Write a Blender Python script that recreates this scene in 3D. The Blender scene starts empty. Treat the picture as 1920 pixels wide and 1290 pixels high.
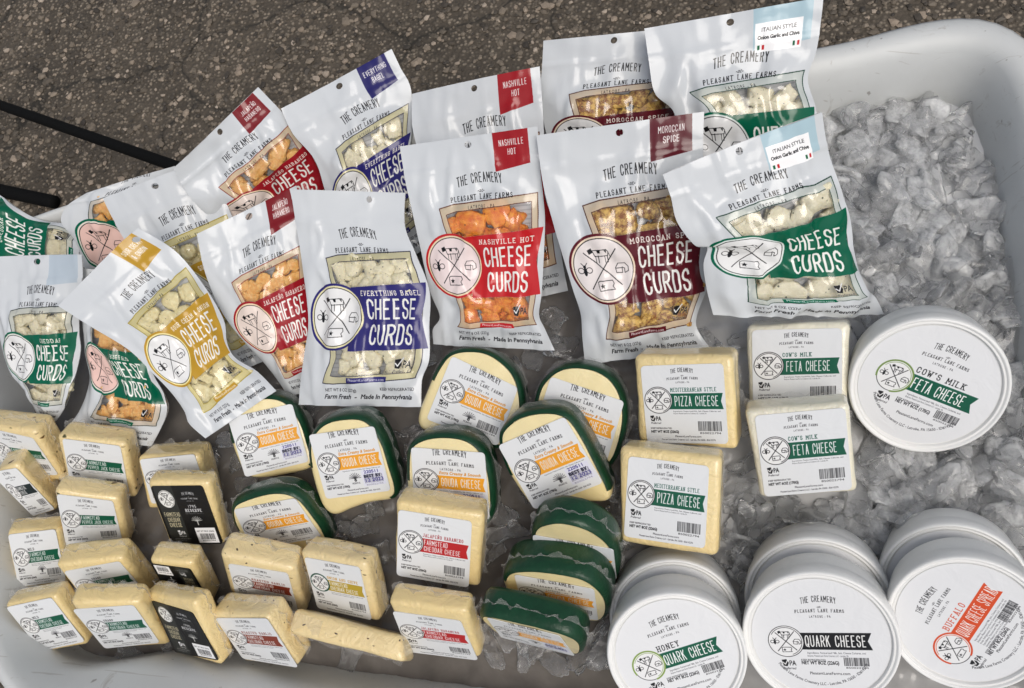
import bpy, bmesh, math, json
import numpy as np
from mathutils import Matrix, Vector

# ------------------------------------------------------------------ camera, world, sun, exposure
scene = bpy.context.scene
COL = scene.collection
RWC = np.array([[0.9773, 0.0, 0.21187], [0.06992, 0.94398, -0.32251], [-0.2, 0.33, 0.92255]])
CAM = np.array([0.1483, -0.2258, 0.6458])
FPX = 1600.0
cam_d = bpy.data.cameras.new('camera')
cam = bpy.data.objects.new('camera', cam_d); COL.objects.link(cam)
M = Matrix.Identity(4)
for i in range(3):
    for j in range(3): M[i][j] = RWC[i][j]
    M[i][3] = CAM[i]
cam.matrix_world = M
cam_d.sensor_width = 36; cam_d.lens = 36 * FPX / 1920
cam_d.clip_start = .01; cam_d.clip_end = 200
scene.camera = cam

SUN_EL, SUN_ROT = math.radians(60), math.radians(138)      # hazy sun from the near side, to the right
world = bpy.data.worlds.new('World'); scene.world = world; world.use_nodes = True
wn = world.node_tree
sky = wn.nodes.new('ShaderNodeTexSky'); sky.sky_type = 'NISHITA'; sky.sun_disc = False
sky.sun_elevation = SUN_EL; sky.sun_rotation = SUN_ROT
sky.air_density = 1.0; sky.dust_density = 4.0; sky.ozone_density = .4
hs_ = wn.nodes.new('ShaderNodeHueSaturation'); hs_.inputs['Saturation'].default_value = .55      # thin cloud veils the blue
wn.links.new(sky.outputs[0], hs_.inputs['Color']); wn.links.new(hs_.outputs[0], wn.nodes['Background'].inputs[0])
wn.nodes['Background'].inputs[1].default_value = .125
sd = bpy.data.lights.new('sun', 'SUN'); sd.energy = 1.25; sd.angle = math.radians(34); sd.color = (1, .955, .89)
sun = bpy.data.objects.new('sun', sd); COL.objects.link(sun)
sdir = Vector((math.sin(SUN_ROT) * math.cos(SUN_EL), math.cos(SUN_ROT) * math.cos(SUN_EL), math.sin(SUN_EL)))
sun.rotation_euler = sdir.to_track_quat('Z', 'Y').to_euler()
scene.view_settings.view_transform = 'Standard'; scene.view_settings.look = 'None'
scene.view_settings.exposure = -0.08; scene.view_settings.gamma = 1
scene.render.engine = 'CYCLES'
scene.cycles.transparent_max_bounces = 24; scene.cycles.max_bounces = 10
scene.cycles.transmission_bounces = 8

rng = np.random.default_rng(7)
def at(px, py, z):
    d = RWC @ np.array([(px - 960) / FPX, -(py - 645) / FPX, -1.]); return CAM + d * ((z - CAM[2]) / d[2])

# ------------------------------------------------------------------ object helpers
def tag(o, label=None, cat=None, group=None, kind=None):
    if label: o['label'] = label
    if cat: o['category'] = cat
    if group: o['group'] = group
    if kind: o['kind'] = kind
    return o
def mesh(name, verts, faces, mats, uvs=None, smooth=True, fmat=None):
    me = bpy.data.meshes.new(name); me.from_pydata([tuple(map(float, v)) for v in verts], [], [tuple(f) for f in faces])
    for m in (mats if isinstance(mats, (list, tuple)) else [mats]): me.materials.append(m)
    if uvs is not None:
        uvs = np.asarray(uvs, float); ul = me.uv_layers.new(name='UVMap')
        li = np.empty(len(me.loops), int); me.loops.foreach_get('vertex_index', li)
        ul.data.foreach_set('uv', uvs[li].ravel())
    if smooth: me.polygons.foreach_set('use_smooth', [True] * len(me.polygons))
    if fmat is not None: me.polygons.foreach_set('material_index', fmat)
    me.validate(); me.update(); return me
def obj(name, me, parent=None, loc=None):
    o = bpy.data.objects.new(name, me); COL.objects.link(o)
    if parent is not None: o.parent = parent
    if loc is not None: o.location = loc
    return o
def empty(name, R, c, label, cat, group=None):
    o = bpy.data.objects.new(name, None); COL.objects.link(o); o.empty_display_size = .02
    m = Matrix.Identity(4)
    for i in range(3):
        for j in range(3): m[i][j] = float(R[i][j])
        m[i][3] = float(c[i])
    o.matrix_world = m
    return tag(o, label, cat, group)
def grid_faces(nu, nv, flip=False):
    f = []
    for j in range(nv - 1):
        for i in range(nu - 1):
            a = j * nu + i; q = (a, a + 1, a + nu + 1, a + nu)
            f.append(q[::-1] if flip else q)
    return f
def vnoise(p, seed=0):
    """smooth value noise, p (N,3) -> (N,) in -1..1"""
    p = np.asarray(p, float); i = np.floor(p).astype(np.int64); f = p - i; f = f * f * (3 - 2 * f)
    out = 0
    for dx in (0, 1):
        for dy in (0, 1):
            for dz in (0, 1):
                h = ((i[:, 0] + dx) * 374761393 + (i[:, 1] + dy) * 668265263 + (i[:, 2] + dz) * 2147483647 + seed * 1274126177) & 0xffffffff
                h = ((h ^ (h >> 13)) * 1274126177) & 0xffffffff; h = (h ^ (h >> 16)) & 0xffff
                w = (f[:, 0] if dx else 1 - f[:, 0]) * (f[:, 1] if dy else 1 - f[:, 1]) * (f[:, 2] if dz else 1 - f[:, 2])
                out = out + w * (h / 32767.5 - 1)
    return out
def fbm(p, seed=0, oct=3):
    p = np.asarray(p, float); s = 0; a = 1
    for k in range(oct): s = s + a * vnoise(p * 2 ** k + k * 17.3, seed + k); a *= .5
    return s / 1.75
def catmull(P, n, closed=False):
    P = np.asarray(P, float); m = len(P); out = []
    T = np.linspace(0, m if closed else m - 1, n, endpoint=not closed)
    for t in T:
        i = int(min(t, m - 1 if closed else m - 2)); f = t - i
        g = (lambda k: P[k % m]) if closed else (lambda k: P[min(max(k, 0), m - 1)])
        p0, p1, p2, p3 = g(i - 1), g(i), g(i + 1), g(i + 2)
        out.append(.5 * (2 * p1 + (p2 - p0) * f + (2 * p0 - 5 * p1 + 4 * p2 - p3) * f * f + (3 * p1 - p0 - 3 * p2 + p3) * f ** 3))
    return np.array(out)
def resample(P, n, closed=True):
    P = np.asarray(P, float); Q = np.vstack([P, P[:1]]) if closed else P
    s = np.r_[0, np.cumsum(np.linalg.norm(np.diff(Q, axis=0), axis=1))]
    t = np.linspace(0, s[-1], n, endpoint=not closed)
    return np.stack([np.interp(t, s, Q[:, k]) for k in range(Q.shape[1])], 1)

# ------------------------------------------------------------------ material helpers
def mat(name):
    m = bpy.data.materials.new(name); m.use_nodes = True; nt = m.node_tree
    return m, nt, nt.nodes['Principled BSDF'], nt.nodes['Material Output']
def N(nt, typ, **kw):
    n = nt.nodes.new(typ)
    for k, v in kw.items():
        if k.startswith('_'): setattr(n, k[1:], v)
        else: n.inputs[k.replace('__', ' ')].default_value = v
    return n
def ramp(nt, src, stops):
    r = nt.nodes.new('ShaderNodeValToRGB'); e = r.color_ramp.elements
    while len(e) < len(stops): e.new(.5)
    for x, (p, c) in zip(e, stops): x.position = p; x.color = (*c, 1) if len(c) == 3 else c
    nt.links.new(src, r.inputs[0]); return r.outputs[0]
def bump(nt, bs, h, strength, dist, prev=None):
    b = N(nt, 'ShaderNodeBump', Strength=strength, Distance=dist); nt.links.new(h, b.inputs['Height'])
    if prev is not None: nt.links.new(prev, b.inputs['Normal'])
    if bs is not None: nt.links.new(b.outputs[0], bs.inputs['Normal'])
    return b.outputs[0]
def noise(nt, scale, detail=3, rough=.5, co=None, dist=0):
    n = N(nt, 'ShaderNodeTexNoise', Scale=scale, Detail=detail, Roughness=rough, Distortion=dist)
    if co is None:
        tc = nt.nodes.new('ShaderNodeTexCoord'); co = tc.outputs['Object']
    nt.links.new(co, n.inputs['Vector']); return n.outputs['Fac']
def mixc(nt, fac, a, b, blend='MIX'):
    m = nt.nodes.new('ShaderNodeMix'); m.data_type = 'RGBA'; m.blend_type = blend
    for s, v in ((m.inputs[0], fac), (m.inputs[6], a), (m.inputs[7], b)):
        if isinstance(v, bpy.types.NodeSocket): nt.links.new(v, s)
        elif isinstance(v, (int, float)): s.default_value = v
        else: s.default_value = (*v, 1)
    return m.outputs[2]

# ------------------------------------------------------------------ flat print: glyph outlines -> pixels
GLY = {}
def _char_edges(s):
    c = bpy.data.curves.new('glyph', 'FONT'); c.body = s; c.resolution_u = 3
    o = bpy.data.objects.new('glyph', c); COL.objects.link(o)
    dg = bpy.context.evaluated_depsgraph_get(); me = o.evaluated_get(dg).to_mesh()
    v = np.array([x.co[:2] for x in me.vertices]).reshape(-1, 2)
    cnt = {}
    for p in me.polygons:
        for k in p.edge_keys: cnt[k] = cnt.get(k, 0) + 1
    e = [k for k, n in cnt.items() if n == 1]
    E = v[np.array(e)] if e else np.zeros((0, 2, 2))
    mx = v[:, 0].max() if len(v) else 0
    o.evaluated_get(dg).to_mesh_clear(); COL.objects.unlink(o); bpy.data.objects.remove(o); bpy.data.curves.remove(c)
    return E, mx
_HH = _char_edges('HH')[1]
def glyph(ch):
    if ch not in GLY:
        E, _ = _char_edges(ch) if ch != ' ' else (np.zeros((0, 2, 2)), 0)
        GLY[ch] = (E, _char_edges('H' + ch + 'H')[1] - _HH)
    return GLY[ch]
class Canvas:
    SS = 2
    def __init__(s, w, h, bg, alpha=1.):
        s.w, s.h = w, h; s.a = np.empty((h * s.SS, w * s.SS, 4), np.float32); s.a[:] = (*bg, alpha)
    def mask(s, E, bold=0):
        """even-odd fill of edge soup E (n,2,2) in px (y down) -> (y0,x0,mask)"""
        E = np.asarray(E, float) * s.SS; H, W = s.a.shape[:2]; b = int(math.ceil(bold * s.SS)) + 1
        x0 = max(int(E[..., 0].min()) - b, 0); x1 = min(int(E[..., 0].max()) + 2 + b, W)
        y0 = max(int(E[..., 1].min()) - b, 0); y1 = min(int(E[..., 1].max()) + 2 + b, H)
        if x1 <= x0 or y1 <= y0: return None
        d = np.zeros((y1 - y0, x1 - x0 + 1), np.int32)
        for (ax, ay), (bx, by) in E:
            if ay == by: continue
            if ay > by: ax, ay, bx, by = bx, by, ax, ay
            r = np.arange(max(math.ceil(ay - .5), y0), min(math.ceil(by - .5), y1))
            if len(r) == 0: continue
            x = ax + (bx - ax) * (r + .5 - ay) / (by - ay)
            c = np.clip(np.ceil(x - .5).astype(int) - x0, 0, x1 - x0); d[r - y0, c] += 1
        m = (np.cumsum(d, 1)[:, :-1] & 1).astype(bool)
        k = int(round(bold * s.SS))
        if k > 0:
            o = m.copy()
            for dx in range(-k, k + 1):
                for dy in range(-k, k + 1):
                    if dx * dx + dy * dy <= k * k + .5 and (dx or dy): o |= np.roll(np.roll(m, dx, 1), dy, 0)
            m = o
        return y0, x0, m
    def fill(s, E, col, alpha=1., bold=0, op=1.):
        r = s.mask(E, bold)
        if r is None: return
        y0, x0, m = r; v = s.a[y0:y0 + m.shape[0], x0:x0 + m.shape[1]]
        v[m] = v[m] * (1 - op) + np.array((*col, alpha), np.float32) * op
    def poly(s, P, col, alpha=1., op=1.):
        P = np.asarray(P, float); s.fill(np.stack([P, np.roll(P, -1, 0)], 1), col, alpha, op=op)
    def rect(s, x, y, w, h, col, alpha=1., op=1.): s.poly([(x, y), (x + w, y), (x + w, y + h), (x, y + h)], col, alpha, op)
    def line(s, P, w, col, closed=False, alpha=1.):
        P = [np.array(p, float) for p in P]
        if closed: P = P + [P[0]]
        for a, b in zip(P[:-1], P[1:]):
            d = b - a; L = np.linalg.norm(d)
            if L < 1e-6: continue
            d /= L; n = np.array([-d[1], d[0]]) * w / 2; e = d * w * .35
            s.poly([a - e + n, b + e + n, b + e - n, a - e - n], col, alpha)
    def disc(s, x, y, rx, ry, col, alpha=1., rot=0):
        t = np.linspace(0, 2 * np.pi, 48, endpoint=False); c, k = math.cos(rot), math.sin(rot)
        X, Y = rx * np.cos(t), ry * np.sin(t); s.poly(np.stack([x + X * c - Y * k, y + X * k + Y * c], 1), col, alpha)
    def arcline(s, x, y, rx, ry, a0, a1, w, col):
        t = np.radians(np.linspace(a0, a1, 40)); s.line(np.stack([x + rx * np.cos(t), y + ry * np.sin(t)], 1), w, col)
    def text(s, t, x, y, h, sx=.6, col=(.08, .08, .09), align='c', bold=0, width=None, arch=0, rot=0, shear=0, track=0, circ=None, serif=0):
        """h = cap height px, baseline at y; width fits the line to that many px"""
        k = h / .70; xs = 0; L = []
        for ch in t:
            E, adv = glyph(ch)
            if len(E):
                F = E.copy(); F[..., 0] += xs; L.append(F)
            xs += adv + track
        if not L: return
        E = np.concatenate(L); tot = xs - track
        if width: sx = width / (tot * k)
        X = E[..., 0] * k * sx; Y = -E[..., 1] * k; W = tot * k * sx
        X = X - {'c': W / 2, 'l': 0, 'r': W}[align] + shear * (-Y)
        if circ:                                        # circ = (radius, centre angle deg, +1 top / -1 bottom)
            R, a0, sg = circ; th = math.radians(a0) + sg * X / R; r = R - sg * Y
            X, Y = r * np.cos(th), r * np.sin(th)
        if arch: Y = Y + arch * ((X / (W / 2)) ** 2) - arch
        if rot: c, q = math.cos(rot), math.sin(rot); X, Y = X * c - Y * q, X * q + Y * c
        s.fill(np.stack([X + x, Y + y], -1), col, bold=bold)
    def image(s, name):
        a = s.a.reshape(s.h, s.SS, s.w, s.SS, 4).mean((1, 3))[::-1]
        im = bpy.data.images.new(name, s.w, s.h, alpha=True); im.alpha_mode = 'CHANNEL_PACKED'
        im.pixels.foreach_set(np.ascontiguousarray(a, np.float32).ravel()); im.update(); im.pack(); return im
# condensed lettering drawn as strokes on a unit box (x right, y down)
def _arc(cx, cy, rx, ry, a0, a1, n=7): return [(cx + rx * math.cos(math.radians(a)), cy + ry * math.sin(math.radians(a))) for a in np.linspace(a0, a1, n)]
_O = _arc(.5, .3, .5, .3, 180, 360) + _arc(.5, .7, .5, .3, 0, 180)
SF = {
 'A': [[(0, 1), (.5, 0), (1, 1)], [(.2, .66), (.8, .66)]], 'B': [[(0, 0), (0, 1)], [(0, 0), (.5, 0)] + _arc(.5, .23, .42, .23, -90, 90) + [(0, .46)], [(.5, .46)] + _arc(.5, .73, .5, .27, -90, 90) + [(0, 1)]],
 'C': [_arc(.5, .7, .5, .3, 0, 180) + _arc(.5, .3, .5, .3, 180, 360)], 'D': [[(0, 0), (0, 1), (.45, 1)] + _arc(.45, .68, .55, .32, 90, 0) + _arc(.45, .32, .55, .32, 0, -90) + [(0, 0)]],
 'E': [[(.9, 0), (0, 0), (0, 1), (.9, 1)], [(0, .48), (.75, .48)]], 'F': [[(.9, 0), (0, 0), (0, 1)], [(0, .48), (.75, .48)]],
 'G': [_arc(.5, .3, .5, .3, 0, -180) + _arc(.5, .7, .5, .3, 180, 0) + [(1, .52), (.55, .52)]], 'H': [[(0, 0), (0, 1)], [(1, 0), (1, 1)], [(0, .48), (1, .48)]],
 'I': [[(.5, 0), (.5, 1)]], 'J': [[(.9, 0), (.9, .72)] + _arc(.45, .72, .45, .28, 0, 160)], 'K': [[(0, 0), (0, 1)], [(.95, 0), (.05, .55)], [(.35, .38), (1, 1)]], 'L': [[(0, 0), (0, 1), (.85, 1)]],
 'M': [[(0, 1), (0, 0), (.5, .62), (1, 0), (1, 1)]], 'N': [[(0, 1), (0, 0), (1, 1), (1, 0)]], 'O': [_O + [_O[0]]], 'P': [[(0, 1), (0, 0), (.5, 0)] + _arc(.5, .27, .5, .27, -90, 90) + [(0, .54)]],
 'Q': [_O + [_O[0]], [(.6, .78), (1.02, 1.05)]], 'R': [[(0, 1), (0, 0), (.5, 0)] + _arc(.5, .25, .5, .25, -90, 90) + [(0, .5)], [(.5, .5), (1, 1)]],
 'S': [_arc(.5, .25, .48, .25, -10, -180) + _arc(.5, .28, .48, .2, 180, 120, 3) + _arc(.5, .72, .5, .22, -60, 0, 3) + _arc(.5, .74, .5, .26, 10, 185)], 'T': [[(-.05, 0), (1.05, 0)], [(.5, 0), (.5, 1)]],
 'U': [[(0, 0), (0, .7)] + _arc(.5, .7, .5, .3, 180, 0) + [(1, 0)]], 'V': [[(0, 0), (.5, 1), (1, 0)]], 'W': [[(0, 0), (.22, 1), (.5, .3), (.78, 1), (1, 0)]], 'X': [[(0, 0), (1, 1)], [(1, 0), (0, 1)]],
 'Y': [[(0, 0), (.5, .52), (1, 0)], [(.5, .52), (.5, 1)]], 'Z': [[(0, 0), (1, 0), (0, 1), (1, 1)]], '&': [[(1, 1), (.2, .3)] + _arc(.45, .2, .27, .2, 170, 350) + [(.1, .62)] + _arc(.42, .76, .38, .24, 200, 40) + [(1, .5)]],
 '1': [[(.2, .2), (.55, 0), (.55, 1)]], '7': [[(0, 0), (1, 0), (.4, 1)]], '9': [_arc(.5, .28, .5, .28, 0, 360, 12), [(1, .28), (.95, .65), (.5, 1)]], '5': [[(.9, 0), (.1, 0), (.05, .42)] + _arc(.48, .68, .5, .32, -120, 140)],
 '-': [[(.1, .5), (.9, .5)]], "'": [[(.5, 0), (.45, .22)]], '.': [[(.45, .95), (.55, 1)]]}
SF['\u00d1'] = SF['N'] + [[(.15, -.22), (.4, -.3), (.6, -.2), (.85, -.28)]]
def _cond(s, t, x, y, h, width, col=(.95, .95, .94), wt=.17, align='c', arch=0, rot=0, gap=.42, slab=False):
    adv = [(.35 if ch in "I'.1" else .62 if ch == ' ' else 1.22 if ch in 'MW' else 1.) for ch in t]; tot = sum(adv) + gap * (len(t) - 1)
    cw = width / tot; x0 = {'c': -width / 2, 'l': 0, 'r': -width}[align]; c, q = math.cos(rot), math.sin(rot); w = max(min(wt * h, .30 * cw), .9); ins = w * .5
    for ch, a in zip(t, adv):
        for P in SF.get(ch, []):
            Z = []
            for px, py in P:
                if ch in "I'.1": px = .5
                X = x0 + ins * .6 + px * (a * cw - ins * 1.2); Y = -h + ins + py * (h - 2 * ins); Y += arch * ((X / (width / 2)) ** 2) - arch if arch else 0
                Z.append((x + X * c - Y * q, y + X * q + Y * c))
            s.line(Z, w, col)
            if slab:
                for (px, py) in (P[0], P[-1]):
                    if py in (0, 1):
                        X = x0 + ins * .6 + px * (a * cw - ins * 1.2); Y = -h + ins + py * (h - 2 * ins); Y += arch * ((X / (width / 2)) ** 2) - arch if arch else 0
                        d = cw * .24; s.line([(x + (X - d) * c - Y * q, y + (X - d) * q + Y * c), (x + (X + d) * c - Y * q, y + (X + d) * q + Y * c)], w * .9, col)
        x0 += (a + gap) * cw
Canvas.cond = _cond
INK = (.10, .10, .11); WH = (.895, .895, .89)
def emblem(cv, x, y, r, ry=None, ring=(.10, .10, .11), ring2=None, w=None, fill=WH, ink=INK, rot=0):
    ry = ry or r; w = w or max(r * .035, .8); c_, q_ = math.cos(rot), math.sin(rot)
    S = lambda P: [(x + a * c_ * r - b * q_ * ry, y + a * q_ * r + b * c_ * ry) for a, b in P]
    if ring2: cv.disc(x, y, r * 1.14, ry * 1.14, ring); cv.disc(x, y, r * 1.06, ry * 1.06, ring2)
    cv.disc(x, y, r, ry, ink if not ring2 else ink); cv.disc(x, y, r - w * 1.2, ry - w * 1.2, fill)
    if not ring2: cv.arcline(x, y, r * .88, ry * .88, -150, 70, w, ring)
    cv.line(S([(-.55, -.55), (.55, .55)]), w * 1.4, ink); cv.line(S([(.5, -.62), (-.5, .62)]), w * 1.4, ink)
    # cow
    cv.line(S([(-.26, -.60), (.20, -.62), (.25, -.54), (.22, -.42), (-.20, -.40), (-.26, -.60)]), w, ink); cv.line(S([(.24, -.56), (.29, -.36)]), w * .8, ink)
    for lx in (-.18, -.09, .12, .20): cv.line(S([(lx, -.42), (lx, -.2)]), w, ink)
    cv.poly(S([(-.42, -.62), (-.28, -.68), (-.24, -.54), (-.38, -.48)]), ink); cv.poly(S([(-.12, -.60), (.0, -.61), (-.02, -.50), (-.10, -.50)]), ink); cv.poly(S([(.12, -.6), (.2, -.6), (.18, -.5)]), ink)
    # bee
    t = np.linspace(0, 6.28, 18)
    cv.poly(S([(-.62 + .06 * math.cos(a), .06 + .14 * math.sin(a)) for a in t[:-1]]), ink); cv.poly(S([(-.62 + .05 * math.cos(a), -.1 + .05 * math.sin(a)) for a in t[:-1]]), ink)
    for sg in (-1, 1): cv.line(S([(-.62 + sg * (.14 + .1 * math.cos(a)), .02 + .09 * math.sin(a)) for a in t]), w, ink)
    cv.line(S([(-.72, -.22), (-.62, -.1), (-.52, -.22)]), w, ink)
    # wheel of cheese
    cv.line(S([(.4, 0), (.5, -.14), (.72, -.14), (.82, -.02), (.82, .12), (.7, .18), (.7, .04), (.62, .0), (.62, .18), (.42, .16), (.4, 0)]), w, ink); cv.line(S([(.42, .02), (.62, .02)]), w, ink)
    # state outline and star
    cv.line(S([(-.26, .42), (-.2, .38), (.24, .38), (.28, .48), (.22, .56), (.28, .66), (-.24, .68), (-.26, .42)]), w, ink)
    cv.poly(S([(-.12 + .09 * math.cos(a) * (1 if i % 2 == 0 else .45), .54 + .09 * math.sin(a) * (1 if i % 2 == 0 else .45)) for i, a in enumerate(np.linspace(-1.57, 4.71, 11)[:-1])]), ink)
def logo(cv, x, y, s, w, rot=0, col=INK, last=True):
    """THE CREAMERY -at- PLEASANT LANE FARMS / LATROBE - PA ; s = px per unit, w = width"""
    c, q = math.cos(rot), math.sin(rot); P = lambda a, b: (x + (a * c - b * q), y + (a * q + b * c))
    cv.cond('THE CREAMERY', *P(0, -.02 * w), .15 * w, .72 * w, wt=.19, arch=.05 * w, rot=rot, col=col, gap=.5)
    cv.text('-at-', *P(0, .07 * w), .06 * w, sx=.9, shear=.25, rot=rot, col=col)
    cv.cond('PLEASANT LANE FARMS', *P(0, .19 * w), .078 * w, w, wt=.17, arch=.02 * w, rot=rot, col=col, gap=.75, slab=True)
    if last: cv.text('LATROBE - PA', *P(0, .30 * w), .055 * w, width=.44 * w, rot=rot, col=col, track=.2)
def barcode(cv, x, y, w, h, rot=0, num='850022794', col=INK):
    r = np.random.default_rng(5); c, q = math.cos(rot), math.sin(rot); t = 0
    while t < w:
        b = w * (.012 + .02 * r.random())
        P = [(t, 0), (t + b, 0), (t + b, h), (t, h)]
        cv.poly([(x + a * c - d * q, y + a * q + d * c) for a, d in P], col); t += b + w * (.012 + .02 * r.random())
    cv.text(num, x + (w / 2) * c - (h * 1.3) * q, y + (w / 2) * q + (h * 1.3) * c, h * .2, width=w * .9, rot=rot, col=col)
def pa_mark(cv, x, y, s, rot=0, col=INK):
    c, q = math.cos(rot), math.sin(rot); P = lambda a, b: (x + (a * c - b * q) * s, y + (a * q + b * c) * s)
    cv.poly([P(-.5, -.35), P(-.15, -.4), P(0, -.1), P(-.12, .2), P(-.4, .15)], col); cv.line([P(-.42, -.15), P(-.25, .02), P(.0, -.45)], s * .07, WH if sum(col) < 1.5 else INK)
    cv.text('PA', *P(.28, .12), s * .42, width=s * .5, rot=rot, col=col, bold=s * .01); cv.text('Preferred', *P(0, .45), s * .2, width=s * .95, shear=.2, rot=rot, col=col)
def smallprint(cv, x, y, w, h, n, rot=0, col=(.3, .3, .32)):
    L = ['Ingredients: Pasteurized Milk, Salt, Cheese Cultures, and', 'Enzymes. Pleasant Lane Farms Creamery LLC - Latrobe, PA', 'Keep Refrigerated. Contains Milk. Made In Pennsylvania']
    c, q = math.cos(rot), math.sin(rot)
    for i in range(n): cv.text(L[i % 3], x - q * i * h * 1.6, y + c * i * h * 1.6, h, width=w * (1 if i < n - 1 or n == 1 else .7), align='l', rot=rot, col=col)
def swallow(x, y, w, h, d=.07): return [(x, y), (x + w, y), (x + w - d * w * .55, y + h * .5), (x + w, y + h), (x, y + h)]

def bag_art(name, col, frame, sub, flag=None, flagcol=None, tint=(.93, .88, .74), circfill=WH, holeu=.5, shape=0, subcol=WH):
    W, H = 480, 720; cv = Canvas(W, H, (.795, .81, .825)); U = lambda u: u * W; V = lambda v: v * H
    # window frame: outer line, tinted border, inner line, clear window
    O = [(.22, .31), (.33, .295), (.965, .275), (.95, .40), (.95, .865), (.30, .895), (.215, .89), (.25, .79), (.25, .43)]
    I = [(.27, .34), (.35, .327), (.915, .31), (.905, .41), (.905, .835), (.32, .86), (.275, .855), (.30, .77), (.295, .43)]
    px = lambda P: [(U(a), V(b)) for a, b in P]
    cv.poly(px(O), tint, .62); cv.poly(px(I), (.8, .8, .8), 0.)
    cv.line(px(O), 3.2, frame, True); cv.line(px(I), 2.6, frame, True)
    # centre band with fish tail
    cv.poly([(U(.40), V(.445)), (U(.99), V(.425)), (U(.945), V(.57)), (U(.99), V(.725)), (U(.40), V(.735))], col)
    cv.cond(sub, U(.71), V(.484), V(.024), U(min(.45, .032 * len(sub))), col=(.92, .90, .86), wt=.15, slab=True, gap=.65)
    two = [('CHEESE', .592), ('CURDS', .708)]
    for t, v in two: cv.cond(t, U(.715), V(v), V(.095), U(.375 if t == 'CHEESE' else .335), wt=.165, gap=.36, col=(.90, .90, .88))
    emblem(cv, U(.27), V(.58), U(.215), V(.135), ring=col, ring2=tint, fill=circfill, w=2.2)
    logo(cv, U(.55), V(.228), 1, U(.46))
    cv.text('PleasantLaneFarms.com', U(.58), V(.893), V(.014), width=U(.28), col=(.95, .95, .95)) if False else None
    cv.poly([(U(.42), V(.862)), (U(.74), V(.856)), (U(.74), V(.881)), (U(.42), V(.887))], col); cv.text('PleasantLaneFarms.com', U(.58), V(.877), V(.013), width=U(.28), col=(.95, .95, .95))
    pa_mark(cv, U(.83), V(.80), U(.12))
    cv.text('NET WT 8 OZ (227g)', U(.24), V(.93), V(.016), width=U(.26), align='l'); cv.text('KEEP REFRIGERATED', U(.95), V(.925), V(.015), width=U(.27), align='r')
    cv.text('Farm Fresh  -  Made In Pennsylvania', U(.58), V(.965), V(.022), width=U(.70), shear=.35, bold=.4)
    if flag == 'sticker':
        cv.poly([(U(.62), 0), (U(.95), 0), (U(.95), V(.15)), (U(.62), V(.165))], (.66, .76, .80))
        cv.poly([(U(.63), V(.06)), (U(.90), V(.06)), (U(.90), V(.175)), (U(.63), V(.175))], (.96, .96, .96))
        cv.text('ITALIAN STYLE', U(.765), V(.095), V(.016), width=U(.20)); cv.text('Onion Garlic and Chive', U(.765), V(.125), V(.015), width=U(.24), bold=.6)
        for x in (.645, .85):
            for k, c3 in enumerate(((0, .35, .2), (.96, .96, .96), (.75, .1, .12))): cv.rect(U(x + .013 * k), V(.148), U(.013), V(.018), c3)
    elif flag:
        cv.poly([(U(.68), 0), (U(.93), 0), (U(.935), V(.145)), (U(.68), V(.168))], flagcol)
        for k, t in enumerate(flag): cv.cond(t, U(.808), V(.062 + .040 * k), V(.028), U(.0195) * len(t), wt=.16, col=(.90, .89, .88))
    elif flagcol: cv.poly([(U(.62), 0), (U(.95), 0), (U(.95), V(.15)), (U(.62), V(.165))], flagcol)
    return cv.image(name)

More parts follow.
